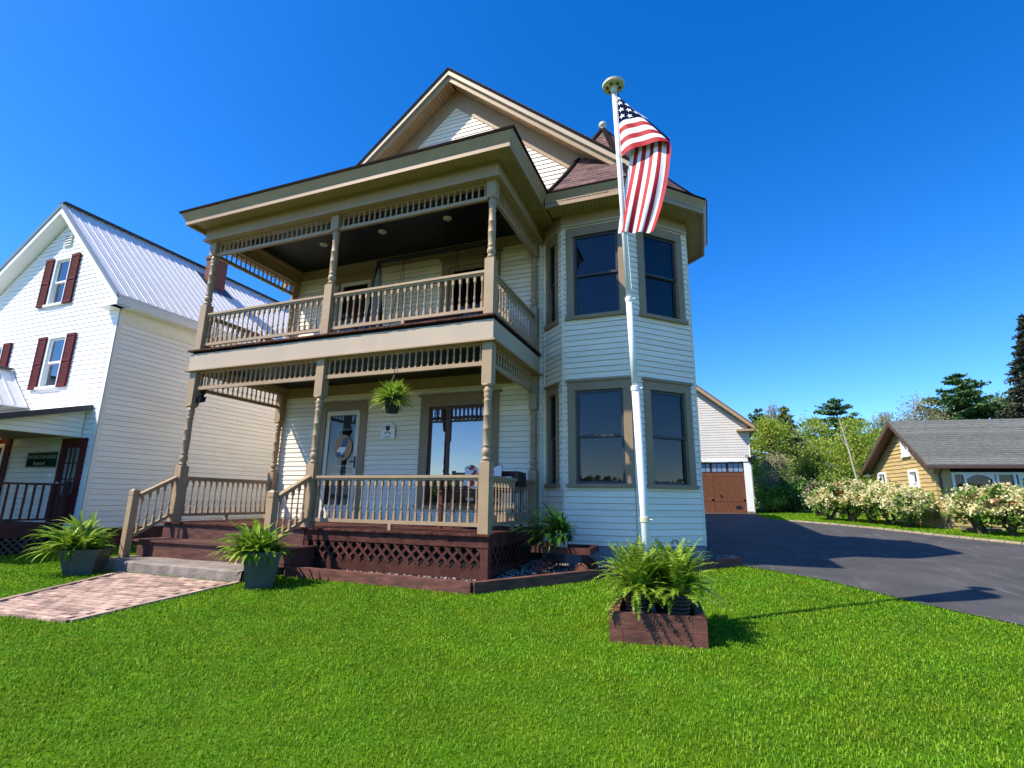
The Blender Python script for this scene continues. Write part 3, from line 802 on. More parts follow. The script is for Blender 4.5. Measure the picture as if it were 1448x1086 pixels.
# top entablature
mb = MB()
X0, X1 = -7.01, .17
mb.box(X0, X1, -.17, .10, 7.045, 7.36); mb.box(X1-.27, X1, .10, 2.49, 7.046, 7.36); mb.box(X0, X0+.27, .10, 2.49, 7.046, 7.36)
mb.box(X0-.03, X1+.03, -.20, .12, 6.991, 7.043); mb.box(X1-.29, X1+.03, .12, 2.49, 6.9905, 7.0425); mb.box(X0-.03, X0+.29, .12, 2.49, 6.9905, 7.0425)
mb.build('entablature', 'taupe', H)
# porch roof eave: crown fascia, soffit boards, low roof
xa, xb, ya = -7.22, .52, -.53
def ring_boxes(mb, z0, z1, o0, o1, o2, o3):
    """mitred moulding round the three porch sides: outer offset o0 (bottom) o1 (top), inner o2,o3"""
    def c(o): return (xa-o, ya-o, xb+o)
    P = []
    for (ob, ot, ib, it) in ((o0, o1, o2, o3),):
        a = c(ob); b = c(ot); i = c(ib); j = c(it)
        mb.hexa([(a[0], a[1], z0), (a[2], a[1], z0), (i[2], i[1], z0), (i[0], i[1], z0), (b[0], b[1], z1), (b[2], b[1], z1), (j[2], j[1], z1), (j[0], j[1], z1)])
        for s in (0, 2):
            ye = 2.49 if s == 0 else 2.3
            q = [(a[s], a[1], z0), (a[s], ye, z0), (i[s], ye, z0), (i[s], i[1], z0), (b[s], b[1], z1), (b[s], ye, z1), (j[s], ye, z1), (j[s], j[1], z1)]
            if s == 0: q = [q[k] for k in (3, 2, 1, 0, 7, 6, 5, 4)]
            mb.hexa(q)
mb = MB(); ring_boxes(mb, 7.25, 7.40, 0, .0, -.05, -.05); ring_boxes(mb, 7.345, 7.50, .002, .085, -.05, -.05)
mb.build('porch_fascia', 'taupe', H)
mb = MB(); ring_boxes(mb, 7.502, 7.545, .105, .115, -.05, -.05)
mb.build('porch_drip_edge', 'edge', H)
mb = MB(); g = .006; w = .088
x = xa+.05
while x < xb-.05:
    mb.box(x, x+w-g, ya+.05, -.165, 7.330, 7.345); x += w
y = -.165
while y < 2.4:
    mb.box(X1-.01, xb-.05, y, y+w-g, 7.331, 7.346); mb.box(xa+.05, X0+.01, y, y+w-g, 7.331, 7.346); y += w
mb.mi = 1; mb.box(xa+.05, xb-.05, ya+.05, -.165, 7.348, 7.36); mb.box(X1-.01, xb-.05, -.16, 2.4, 7.348, 7.36); mb.box(xa+.05, X0+.01, -.16, 2.4, 7.348, 7.36)
mb.build('porch_soffit', ['soffit', 'edge'], H)
mb = MB(); zt = 7.545; zw = 8.05
mb.face([(xa-.115, ya-.115, zt), (xb+.115, ya-.115, zt), (xb-1.4, YW-.02, zw), (xa+1.4, YW-.02, zw)])
mb.face([(xb+.115, ya-.115, zt), (xb+.115, YW-.02, zt), (xb-1.4, YW-.02, zw)]); mb.face([(xa-.115, YW-.02, zt), (xa-.115, ya-.115, zt), (xa+1.4, YW-.02, zw)])
mb.build('porch_roof', 'shingle', H)
# ceilings (dark boards running front to back) and back trim
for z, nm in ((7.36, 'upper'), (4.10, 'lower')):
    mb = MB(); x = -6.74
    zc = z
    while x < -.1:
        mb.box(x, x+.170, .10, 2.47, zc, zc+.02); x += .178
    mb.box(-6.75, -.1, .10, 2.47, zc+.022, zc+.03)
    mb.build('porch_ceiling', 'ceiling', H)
    mb = MB(); fbox(mb, FW, -6.74, -.09, zc-.26, zc-.002, 0, .04); mb.box(-6.735, -6.66, .1, 2.47, zc-.07, zc-.002); mb.box(-.17, -.10, .1, 2.47, zc-.07, zc-.002)
    mb.build('ceiling_trim', 'taupe', H)
# decks (boards run front to back so their ends show along the edge)
for z, nm in ((DZ, 0), (UZ, 1)):
    mb = MB(); x = -7.0
    while x < .14:
        y0 = -.17+random.uniform(-.006, .006)
        mb.box(x, x+.092, y0, 2.49, z-.032, z-.0005*random.random()); x += .098
    mb.build('porch_deck', 'deck', H)
mb = MB(); mb.box(-6.9, .1, -.1, 2.45, 4.336, 4.386); mb.build('deck_joists', 'edge', H)
# lower skirt: rim board, posts, lattice
mb = MB()
mb.box(-3.38, .12, -.12, -.075, .66, .826); mb.box(.075, .12, -.075, 2.45, .66, .826)
mb.box(-.02, .11, -.11, .02, .20, .66); mb.box(-3.42, -3.30, -.11, .02, .2, .66)
mb.box(-3.30, -.02, -.10, -.06, .19, .37); mb.box(.06, .10, .02, 2.4, .22, .34)
mb.build('porch_skirt', 'deck', H)
mb = MB(); mb.box(-6.98, -6.93, -.05, 2.45, .5, .826); mb.build('rim_board', 'deck', H)
mb = MB()
def lattice(p0, p1, z0, z1, nrm, sp=.185, w=.044):
    p0 = Vector((*p0, 0)); p1 = Vector((*p1, 0)); L_ = (p1-p0).length; d = (p1-p0)/L_; nv = Vector((*nrm, 0)); h = z1-z0
    for sg, off in ((1, .004), (-1, .012)):
        s = -h
        while s < L_:
            a, b = (s, s+h)
            za, zb = (z0, z1) if sg > 0 else (z1, z0)
            t0, t1 = max(0, (0-a)/h), min(1, (L_-a)/h)
            if t1-t0 > .05:
                A_ = p0+d*(a+h*t0)+nv*off+Vector((0, 0, za+(zb-za)*t0)); B_ = p0+d*(a+h*t1)+nv*off+Vector((0, 0, za+(zb-za)*t1))
                mb.bar(A_, B_, .007, w, up=Vector((0, 0, 1)))
            s += sp
lattice((-3.30, -.095), (-.02, -.095), .37, .66, (0, -1))
lattice((.085, .02), (.085, 2.4), .34, .66, (1, 0))
mb.build('lattice', 'deck', H)
mb = MB(); mb.box(-6.9, .0, .02, .06, .1, .82); mb.box(.0, .04, .06, 2.4, .1, .82); mb.build('crawl_shade', 'dark', H)  # black sheets standing in for the shade under the deck
# steps
mb = MB()
mb.box(-6.96, -3.10, -.66, -.36, .522, .56); mb.box(-6.96, -3.10, -.352, -.08, .522, .56)
mb.build('stair_tread', 'deckwear', H)
mb = MB()
mb.box(-6.88, -3.16, -.62, -.585, .25, .52); mb.box(-6.94, -3.40, -.125, -.085, .56, .825); mb.box(-6.88, -6.84, -.585, -.09, .2, .52); mb.box(-3.20, -3.16, -.585, -.09, .2, .52)
mb.build('stair_riser', 'deckwear', H)

# ---- doors, picture window
def doorway(o, casing, name, zc):
    mb = MB()
    fbox(mb, FW, o[0]-casing, o[0], o[2], o[3], 0, .04); fbox(mb, FW, o[1], o[1]+casing, o[2], o[3], 0, .04)
    fbox(mb, FW, o[0]-casing, o[1]+casing, o[3], zc, 0, .042); fbox(mb, FW, o[0]-casing-.05, o[1]+casing+.05, zc, zc+.05, 0, .09)
    return mb.build(name, 'taupe_dark', H)
c1 = doorway(Dlo, .20, 'door_frame', 3.62); c2 = doorway(Dup, .17, 'door_frame', 7.03); c3 = doorway(Dup2, .20, 'door_frame', 7.0)
# lower storm door with a full glass light, panelled door behind
mb = MB(); s0, s1, z0, z1 = Dlo; f = .115
for (a, b, c, d) in ((s0+.01, s0+f, z0+.02, z1-.01), (s1-f, s1-.01, z0+.02, z1-.01), (s0+f, s1-f, z0+.02, z0+.35), (s0+f, s1-f, z1-.12, z1-.01)):
    fbox(mb, FW, a, b, c, d, -.03, .012)
sd = mb.build('storm_door', 'stormframe', H)
mb = MB(); mb.face([FW.p(s0+f, z0+.35, -.01), FW.p(s1-f, z0+.35, -.01), FW.p(s1-f, z1-.12, -.01), FW.p(s0+f, z1-.12, -.01)]); mb.build('pane', 'glass', sd)
mb = MB(); fbox(mb, FW, s1-.085, s1-.045, 2.06, 2.33, .012, .03); fbox(mb, FW, s1-.20, s1-.06, 2.20, 2.225, .03, .05); mb.build('handle', 'black', sd)
mb = MB()
mb.mi = 0; fbox(mb, FW, s0, s1, z0, z1, -.14, -.10)
mb.mi = 1
for (a, b, c, d) in ((s0+.30, s1-.17, 2.10, 3.02),): 
    fbox(mb, FW, a, b, c, d, -.10, -.085)
mb.mi = 2; fbox(mb, FW, s0+.34, s1-.21, 2.14, 2.98, -.085, -.08)
mb.mi = 1
for (a, b) in ((s0+.22, s0+.46), (s0+.55, s1-.2)):
    fbox(mb, FW, a, b, 1.45, 1.95, -.10, -.088); fbox(mb, FW, a, b, 1.02, 1.35, -.10, -.088)
mb.build('inner_door', [paint('green_grey_door', (0.14, 0.15, 0.13), 0.5, 0.1), 'stormframe', 'dark'], H)
mb = MB(); s0, s1, z0, z1 = Dup; f = .10
for (a, b, c, d) in ((s0+.01, s0+f, z0+.02, z1-.01), (s1-f, s1-.01, z0+.02, z1-.01), (s0+f, s1-f, z0+.02, z0+.3), (s0+f, s1-f, z1-.11, z1-.01), (s0+f, s1-f, 5.65, 5.72)):
    fbox(mb, FW, a, b, c, d, -.03, .012)
sd2 = mb.build('storm_door', 'stormframe', H)
mb = MB(); mb.face([FW.p(s0+f, z0+.3, -.01), FW.p(s1-f, z0+.3, -.01), FW.p(s1-f, z1-.11, -.01), FW.p(s0+f, z1-.11, -.01)]); mb.build('pane', 'glass', sd2)
mb = MB(); fbox(mb, FW, s0, s1, z0, z1, -.16, -.12); mb.build('inner_door', 'brownwood', H)
mb = MB(); s0, s1, z0, z1 = Dup2
fbox(mb, FW, s0, s0+.09, z0, z1, -.06, 0); fbox(mb, FW, s1-.09, s1, z0, z1, -.06, 0); fbox(mb, FW, s0+.09, s1-.09, z1-.10, z1, -.06, 0); fbox(mb, FW, s0+.09, s1-.09, z0, z0+.25, -.06, 0)
d3 = mb.build('balcony_door', 'taupe_dark', H)
mb = MB(); mb.face([FW.p(s0+.09, z0+.25, -.03), FW.p(s1-.09, z0+.25, -.03), FW.p(s1-.09, z1-.10, -.03), FW.p(s0+.09, z1-.10, -.03)]); mb.build('pane', 'glass', d3)
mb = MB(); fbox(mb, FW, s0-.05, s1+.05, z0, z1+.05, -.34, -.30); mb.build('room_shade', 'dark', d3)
# picture window with a brown mullion and spindled transom
s0, s1, z0, z1 = Plo
mb = MB()
fbox(mb, FW, s0-.22, s0, z0, z1, 0, .04); fbox(mb, FW, s1, s1+.20, z0, z1, 0, .04); fbox(mb, FW, s0-.22, s1+.20, z1, 3.66, 0, .042); fbox(mb, FW, s0-.27, s1+.25, 3.66, 3.71, 0, .09)
fbox(mb, FW, s0-.25, s1+.23, z0-.07, z0, 0, .09)
pw = mb.build('picture_window', 'taupe_dark', H)
mb = MB()
fbox(mb, FW, s0, s0+.05, z0, z1, -.06, -.01); fbox(mb, FW, s1-.05, s1, z0, z1, -.06, -.01); fbox(mb, FW, s0+.05, s1-.05, z1-.06, z1, -.06, -.012); fbox(mb, FW, s0+.05, s1-.05, z0, z0+.06, -.06, -.012)
fbox(mb, FW, -2.11, -1.99, 2.62, z1-.06, -.07, .0); fbox(mb, FW, -2.085, -2.015, 1.72, 2.62, -.07, -.004); fbox(mb, FW, -2.11, -1.99, 1.60, 1.72, -.07, .0); fbox(mb, FW, -2.085, -2.015, z0+.06, 1.60, -.07, -.004)
for (a, b) in ((s0+.05, -2.11), (-1.99, s1-.05)):
    fbox(mb, FW, a, b, 3.055, 3.10, -.055, -.015)
    n = max(3, int((b-a)/.095))
    for i in range(1, n):
        q = a+(b-a)*i/n; fbox(mb, FW, q-.017, q+.017, 3.10, z1-.06, -.05, -.018)
        fbox(mb, FW, q-.03, q+.03, z1-.10, z1-.06, -.049, -.019); fbox(mb, FW, q-.03, q+.03, 3.10, 3.12, -.049, -.019)
mb.build('mullion', 'brownwood', pw)
mb = MB(); mb.face([FW.p(s0+.03, z0+.03, -.035), FW.p(s1-.03, z0+.03, -.035), FW.p(s1-.03, z1-.03, -.035), FW.p(s0+.03, z1-.03, -.035)]); mb.build('pane', 'glass_pic', pw)
mb = MB(); n = 40
for i in range(n):
    a = s0+(s1-s0)*i/n; b = s0+(s1-s0)*(i+1)/n; da, db = -.17-.02*math.sin(i*1.3), -.17-.02*math.sin((i+1)*1.3)
    mb.face([FW.p(a, z0, da), FW.p(b, z0, db), FW.p(b, z1, db), FW.p(a, z1, da)])
mb.build('curtain', 'curtain', pw)
# left corner board of the front wall
mb = MB(); fbox(mb, FW, XL, XL+.06, .86, 7.0, 0, .03); fbox(mb, FWest, 14-YW-.07, 14-YW, .86, 7.0, 0, .03); mb.build('corner_board', 'taupe', H)
# downpipe stub and small bits
mb = MB(); mb.tube([(0.13, 2.44, 7.2), (.13, 2.44, .7)], .012, 6); mb.tube([(.78, 1.915, .62), (.78, 1.915, 6.97)], .011, 6); mb.build('cable', 'siding', H)
# ------------------------------------------------------------------ things on and around the porch
for i, (x, y, lab) in enumerate(((-5.03, 1.36, 'white recessed lamp in the upper porch ceiling, nearest the neighbouring house'),
                                 (-3.32, 1.32, 'white recessed lamp in the middle of the dark upper porch ceiling'),
                                 (-1.64, 1.31, 'white recessed lamp in the upper porch ceiling, nearest the flagpole'))):
    t = thing('ceiling_light', lab, 'ceiling light', (x, y, 7.36), 'lamps in the upper porch ceiling')
    m = MB(); m.lathe((x, y, 7.325), [(0, .075), (.012, .09), (.035, .095)], 20); m.build('trim_ring', 'white', t, True)
    m = MB(); m.lathe((x+.01, y-.01, 7.305), [(0, .02), (.01, .045), (.02, .05)], 14); m.build('lens', 'disc', t, True)
t = thing('floodlight', 'small dark floodlight fixed under the beam by the left porch post', 'lamp', (-6.72, .12, 3.4))
m = MB(); m.box(-6.75, -6.69, .08, .16, 3.50, 3.62); m.build('bracket', 'black', t)
m = MB(); m.tube([(-6.72, .12, 3.5), (-6.68, .05, 3.40)], [.03, .05], 10); m.hexa([(-6.76, .0, 3.28), (-6.64, .0, 3.28), (-6.64, .13, 3.33), (-6.76, .13, 3.33), (-6.78, .0, 3.42), (-6.62, .0, 3.42), (-6.62, .14, 3.44), (-6.78, .14, 3.44)]); m.build('lamp_head', 'black', t)
# wall plaque, house shaped
t = thing('wall_plaque', 'white house-shaped plaque with a dark painted flower on the porch wall', 'plaque', (-3.58, 2.48, 2.92))
FP = Fr((-3.58, 2.47), (1, 0), (0, -1))
m = MB(); pl_ = [(-.19, 2.72), (.19, 2.72), (.18, 3.02), (0, 3.13), (-.18, 3.02)]
m.prism([FP.p(a, z, 0) for a, z in pl_], FP.n*.03); m.build('board', 'white', t)
m = MB()
for k in range(9):
    a = 2*math.pi*k/9; m.prism([FP.p(.035*math.cos(a)+.03*math.cos(a+q), 2.965+.035*math.sin(a)+.03*math.sin(a+q), .031) for q in (0, 1.2, 2.4, 3.6, 4.8)], FP.n*.003)
m.build('flower', 'purple', t)
m = MB()
for k in range(9):
    a = R(150-15*k); m.bar(FP.p(.085*math.cos(a), 2.79+.085*math.sin(a), .034), FP.p(.085*math.cos(a-.2), 2.79+.085*math.sin(a-.2), .034), .004, .02)
for k in range(-3, 4):
    if k: m.bar(FP.p(.045*k-.012, 3.065-abs(k)*.027, .034), FP.p(.045*k+.012, 3.065-abs(k)*.027, .034), .004, .018)
m.bar(FP.p(-.06, 2.76, .034), FP.p(.06, 2.76, .034), .004, .012)
m.build('brushwork', 'purple', t)
# oval picture hung on the storm door
t = thing('door_plaque', 'oval tan plaque with a blue and white figure hanging on the front door', 'plaque', (-4.83, 2.5, 2.55))
FD = Fr((-4.85, 2.52), (1, 0), (0, -1))
m = MB(); m.prism([FD.p(.25*math.cos(a), 2.55+.31*math.sin(a), 0) for a in np.linspace(0, 2*math.pi, 30)[:-1]], FD.n*.03); m.build('board', 'tanart', t)
m = MB(); m.prism([FD.p(x, z, .031) for x, z in ((-.06, 2.55), (.06, 2.52), (.13, 2.72), (.17, 2.80), (.05, 2.78), (-.02, 2.70))], FD.n*.008)
m.prism([FD.p(x, z, .031) for x, z in ((-.16, 2.34), (.05, 2.30), (.07, 2.38), (-.17, 2.44))], FD.n*.008); m.build('blue_shape', 'blueart', t)
m = MB(); m.prism([FD.p(x, z, .031) for x, z in ((-.17, 2.45), (-.05, 2.44), (-.02, 2.37), (.09, 2.5), (.10, 2.56), (-.10, 2.56))], FD.n*.012); m.build('white_shape', 'white', t)

# ---- foliage makers (arrays of leaf quads)
class Leaves:
    def __init__(s): s.V = []; s.F = []
    def strip(s, P, Wv, fold=0.0, up=None):
        """leaf blade along points P with half-width vectors Wv"""
        b = len(s.V); n = len(P)
        for p, w in zip(P, Wv):
            s.V += [tuple(p-w), tuple(p-Vector((0, 0, fold*w.length))), tuple(p+w)]
        for i in range(n-1):
            q = b+3*i
            s.F += [(q, q+1, q+4, q+3), (q+1, q+2, q+5, q+4)]
    def arc(s, base, az, el, L_, droop, n=7):
        P = [Vector(base)]; e = el; st = L_/n
        for i in range(n):
            d = Vector((math.cos(az)*math.cos(e), math.sin(az)*math.cos(e), math.sin(e)))
            P.append(P[-1]+d*st); e -= droop/n*(0.5+1.0*i/n)
        return P
    def strap(s, base, az, el, L_, droop, w, n=7, fold=.5, wave=0.0):
        P = s.arc(base, az, el, L_, droop, n); side = Vector((-math.sin(az), math.cos(az), 0))
        W = []
        for i in range(len(P)):
            t = i/n; W.append((side+Vector((0, 0, random.uniform(-.25, .25))))*(w*(max(.08, (math.sin(math.pi*min(1, .12+.83*t)))**.7)) if t < .99 else w*.03))
        s.strip(P, W, fold)
    def frond(s, base, az, el, L_, droop, w, n=16, tw=0.0):
        P = s.arc(base, az, el, L_, droop, n); side = Vector((-math.sin(az), math.cos(az), 0))
        for i in range(1, n+1):
            t = i/n; ln = w*(math.sin(math.pi*(.10+.86*t))**.75)*random.uniform(.8, 1.1)
            d = (P[i]-P[i-1]).normalized(); st = L_/n
            for sg in (-1, 1):
                o = (side*sg+d*.45+Vector((0, 0, random.uniform(-.35, .15)))).normalized()*ln
                b = len(s.V); p = P[i]; h = d*st*.46
                s.V += [tuple(p-h), tuple(p+h), tuple(p+o+h*.35), tuple(p+o-h*.25)]
                s.F.append((b, b+1, b+2, b+3))
    def build(s, name, mat, parent):
        return bulk(name, s.V, s.F, mat, parent)

# ---- timber planter with ferns round the flagpole
PB = Vector((2.70, -1.68))
t = thing('timber_planter', 'square reddish brown timber planter box standing in the front lawn', 'planter', (2.7, -1.68, gz(2.7, -1.7)))
ax = Vector((math.cos(.10), math.sin(.10))); ay = Vector((-ax.y, ax.x)); hw = .45
zg = gz(2.7, -2.1)-.02
def pbx(m, a0, a1, b0, b1, z0, z1):
    P = lambda a, b, z: (PB.x+ax.x*a+ay.x*b, PB.y+ax.y*a+ay.y*b, z)
    m.hexa([P(a0, b0, z0), P(a1, b0, z0), P(a1, b1, z0), P(a0, b1, z0), P(a0, b0, z1), P(a1, b0, z1), P(a1, b1, z1), P(a0, b1, z1)])
th = .09
for lv, (z0, z1) in enumerate(((zg, zg+.145), (zg+.148, zg+.29))):
    m = MB()
    e = .12 if lv == 0 else 0
    if lv == 0:
        pbx(m, -hw, -hw+.125, -hw, -hw+th, z0, z1); pbx(m, -hw+.129, hw-.001, -hw, -hw+th, z0, z1)
    else:
        pbx(m, -hw, hw-.129, -hw, -hw+th, z0, z1); pbx(m, hw-.125, hw, -hw, -hw+th, z0, z1)
    pbx(m, -hw, hw, hw-th, hw, z0, z1); pbx(m, -hw, -hw+th, -hw+th+.002, hw-th-.002, z0, z1); pbx(m, hw-th, hw, -hw+th+.002, hw-th-.002, z0, z1)
    m.build('timber_course', 'timber', t)
m = MB(); pbx(m, -hw+th, hw-th, -hw+th, hw-th, zg, zg+.22); m.build('soil', 'soil', t)
# black ribbed nursery pots in it
POTS = [(-.17, -.24), (.20, -.22), (-.18, .2), (.22, .18)]
for i, (a, b) in enumerate(POTS):
    x = PB.x+ax.x*a+ay.x*b; y = PB.y+ax.y*a+ay.y*b
    lab = ['black ribbed flower pot in the timber planter, front left under the ferns', 'black ribbed flower pot in the timber planter, front right under the ferns', 'black ribbed flower pot in the timber planter, back left behind the flagpole', 'black ribbed flower pot in the timber planter, back right behind the flagpole'][i]
    m = MB(); pr_ = []
    for k in range(15): pr_ += [(k*.018, .105+.03*k/14+(.004 if k % 2 else 0))]
    m.lathe((x, y, zg+.2), pr_, 18); o = m.build('flower_pot', 'black'); tag(o, lab, 'flower pot', 'black pots in the timber planter')
    L = Leaves(); z = zg+.45
    for k in range(105):
        az = random.uniform(0, 6.283); u = random.random()
        el = R(random.uniform(25, 88)); ln = random.uniform(.36, .58) if u < .8 else random.uniform(.5, .7)
        dr = R(random.uniform(50, 120))
        if u > .6: el = R(random.uniform(58, 88)); dr = R(random.uniform(30, 75)); ln *= .88
        b0 = (x+random.uniform(-.06, .06), y+random.uniform(-.06, .06), z)
        if k % 3 == 0: L.strap(b0, az, el, ln*.9, dr*.8, random.uniform(.016, .03), 9, .35)
        else: L.frond(b0, az, el, ln, dr, random.uniform(.04, .07), 26)
    for k in range(16):
        az = random.uniform(0, 6.283)
        L.frond((x, y, z), az, R(random.uniform(-5, 25)), random.uniform(.3, .5), R(random.uniform(50, 90)), .045, 18)
    lab = ['large bushy fern in the timber planter, front left with fronds over the box edge', 'large bushy fern in the timber planter, front right spreading over the lawn side', 'large bushy fern in the timber planter, back left beside the pole', 'large bushy fern in the timber planter, back right towards the driveway'][i]
    o = L.build('fern', 'fern', None); tag(o, lab, 'fern', 'ferns in the timber planter')

# ---- flagpole, leaning a little, with collars and a solar lamp disc
P0 = Vector((2.64, -1.62, .25)); P1 = Vector((2.445, -1.60, 6.86))
t = thing('flagpole', 'tall white sectioned flagpole rising from the fern planter', 'flagpole', tuple(P0))
at = lambda z: P0.lerp(P1, (z-P0.z)/(P1.z-P0.z))
m = MB(); m.tube([at(.25), at(2.66)], [.045, .043], 16); m.build('lower_tube', 'pole', t, True)
m = MB(); m.tube([at(2.66), at(3.77)], [.038, .037], 16); m.build('middle_tube', 'pole', t, True)
m = MB(); m.tube([at(3.77), at(6.85)], [.031, .028], 16); m.build('upper_tube', 'pole', t, True)
for z, r in ((1.19, .052), (2.66, .050), (3.77, .044), (5.78, .034)):
    m = MB(); m.tube([at(z-.03), at(z-.025), at(z+.025), at(z+.03)], [r-.006, r, r, r-.006], 16); 
    m.tube([at(z)+Vector((r, -.01, 0)), at(z)+Vector((r+.035, -.012, 0))], .009, 6); m.build('collar', 'white' if z > 2 else 'disc', t, False)
m = MB(); c = at(6.87); d = (P1-P0).normalized()
m.tube([c-d*.01, c, c+d*.03, c+d*.045], [.115, .145, .150, .13], 28); m.tube([c-d*.12, c-d*.01], [.035, .05], 12)
hd = m.build('lamp_disc', 'disc', t, False)
m = MB(); m.tube([c+d*.046, c+d*.065], [.128, .10], 24); m.build('solar_top', 'white', hd)
m = MB()
for k in range(6):
    a = k*math.pi/3+.3; q = c-d*.015+Vector((math.cos(a)*.085, math.sin(a)*.085, 0)); m.tube([q, q-d*.012], .016, 8)
m.build('led', 'soil', hd)
m = MB(); m.tube([at(6.75)+Vector((.035, -.02, 0)), at(3.9)+Vector((.045, -.02, 0))], .004, 5); m.build('halyard', 'white', t)

# ---- the flag: 13 stripes, canton at the top of the hoist, the fly falling in folds
t = thing('flag', 'red white and blue striped flag with stars drooping from the flagpole', 'flag', tuple(at(6.75)))
V = []; Fq = []; MI = []
def patch(fn, nu, nv, colf):
    b = len(V)
    for j in range(nv+1):
        for i in range(nu+1): V.append(tuple(fn(i/nu, j/nv)))
    for j in range(nv):
        for i in range(nu):
            q = b+j*(nu+1)+i
            Fq.append((q, q+1, q+nu+2, q+nu+1)); MI.append(colf((i+.5)/nu, (j+.5)/nv))
ztop, zbot = 6.74, 5.75
def upper(u, v):
    """hoist part: v=0 top ... 1 bottom edge; right boundary is the falling diagonal of the upper edge"""
    h = at(ztop+(zbot-ztop)*v)+Vector((.035, -.02, 0))
    wr = .045+.57*v**.92                      # width grows downwards as the upper edge falls away
    x = h.x+wr*u
    z = h.z+.055*math.sin(math.pi*u*.9)*v-.0*u-.16*u*u*(1-v)*.6
    y = h.y-.10*math.sin(u*2.6)*v-.035*math.sin(u*9)*v*(1-.4*u)+.02
    return Vector((x, y, z))
def cu_(u, v):
    if v < 7/13*.90: return 2
    k = int((v-7/13*.90)/(1-7/13*.90)*6)
    return 1 if k % 2 == 0 else 0
nv = 60
patch(upper, 28, nv, cu_)
def lower(u, v):
    """fly part hanging behind: stripes run down the cloth"""
    xl = 2.66-.20*v-.03*math.sin(v*2.2); xr = 3.12+.05*math.sin(v*2.6)-.28*v**1.5
    x = xl+(xr-xl)*u
    z = 5.95-.04*u-1.27*v-.05*v*u
    y = -1.64+.022*math.sin(u*15+v*1.5)*(.4+.6*v)+.05*(1-v)-.10*(u-.5)*v+.03*math.sin(v*5+u*3)
    y -= .11*math.sin(math.pi*u)*(1-v)*.3
    return Vector((x, y, z))
patch(lower, 54, 34, lambda u, v: 0 if int(u*10) % 2 else 1)
# turned-over edge joining the two
def fold(u, v):
    a = upper(1, .25+.75*v); b = lower(1, .02+.25*v)+Vector((0, .0, 0))
    return a.lerp(b, u)+Vector((.012*math.sin(math.pi*u), 0, 0))
patch(fold, 6, 20, lambda u, v: 2 if v < .38 else 0)
fl = bulk('cloth', V, Fq, ['red', 'whitecloth', 'navy'], t, MI)
fl.data.polygons.foreach_set('use_smooth', [True]*len(fl.data.polygons))
m = MB()
for sx_, sy_ in ((874.7, 139), (877, 147.5), (885, 150), (892, 154.5), (900, 159.5), (907, 166), (879, 158.5), (887, 161), (895, 165.5), (903, 171), (880.5, 169), (888.5, 171.5)):
    v = (sy_-132)/91; wr = .045+.57*v**.92
    u = (sx_-(872.5+.1*(sy_-132)))/(wr*80); r_ = .043
    pts = []
    for k in range(10):
        a = math.pi/2+k*math.pi/5+.15; rr_ = r_ if k % 2 == 0 else r_*.42
        pts.append(upper(min(1.03, u+rr_*math.cos(a)/wr), max(0, v-rr_*math.sin(a)/.99))+Vector((0, -.006, 0)))
    cc = upper(u, v)+Vector((0, -.008, 0))
    for k in range(10): m.face([cc, pts[k], pts[(k+1) % 10]])
m.build('stars', 'whitecloth', fl)

# ---- two grey tapered planters at the walk
def grey_pot(c, ang, wt_, wb_, dt_, db_, h, lab, plab, seed, spread, lean, off=(0, 0)):
    random.seed(seed)
    zg = gz(c[0], c[1]); t = thing('tapered_planter', lab, 'planter', (c[0], c[1], zg), 'grey planters at the brick walk')
    ca, sa = math.cos(ang), math.sin(ang)
    P = lambda a, b, z: (c[0]+ca*a-sa*b, c[1]+sa*a+ca*b, zg+z)
    def sh(m, w0, d0, z0, w1, d1, z1):
        m.hexa([P(-w0, -d0, z0), P(w0, -d0, z0), P(w0, d0, z0), P(-w0, d0, z0), P(-w1, -d1, z1), P(w1, -d1, z1), P(w1, d1, z1), P(-w1, d1, z1)])
    m = MB(); t_ = .018
    for k in range(4):
        pass
    def q(w, d, z): return [P(-w, -d, z), P(w, -d, z), P(w, d, z), P(-w, d, z)]
    o0, o1, i1, i0 = q(wb_, db_, 0), q(wt_, dt_, h), q(wt_-t_, dt_-t_, h), q(wt_-t_-.02, dt_-t_-.02, h-.08)
    for a, b in ((o0, o1), (o1, i1), (i1, i0)):
        for k in range(4):
            j = (k+1) % 4; m.face([a[k], a[j], b[j], b[k]])
    m.build('shell', 'potgrey', t)
    m = MB(); m.face(i0); m.build('soil', 'soil', t)
    L = Leaves()
    for k in range(300):
        az = random.uniform(0, 6.283); el = R(random.uniform(15, 85)); b = (random.uniform(-wt_*.6, wt_*.6)+off[0], random.uniform(-dt_*.6, dt_*.6)+off[1])
        bp = Vector(P(b[0], b[1], h-.06)); ln = random.uniform(.55, 1.1)*spread
        k2 = 1+.45*math.cos(az-lean[0])*lean[1]
        L.strap(bp, az, el, ln*k2, R(random.uniform(55, 125)), random.uniform(.018, .036), 8, .35)
    o = L.build('potted_plant', 'hosta', None)
    tag(o, plab, 'plant', 'leafy plants in the grey planters')
grey_pot((-6.62, -1.62), .55, .30, .20, .24, .16, .40, 'dark grey tapered planter on the lawn beside the neighbouring house', 'arching bright green plant spilling out of the planter nearest the white house', 3, .64, (math.pi*.95, .8), (-.14, 0))
grey_pot((-3.0, -1.38), .80, .255, .175, .255, .175, .50, 'dark grey tapered planter on the lawn in front of the porch steps', 'arching bright green plant in the planter at the foot of the steps', 5, .58, (math.pi, .45), (-.08, .06))
random.seed(11)
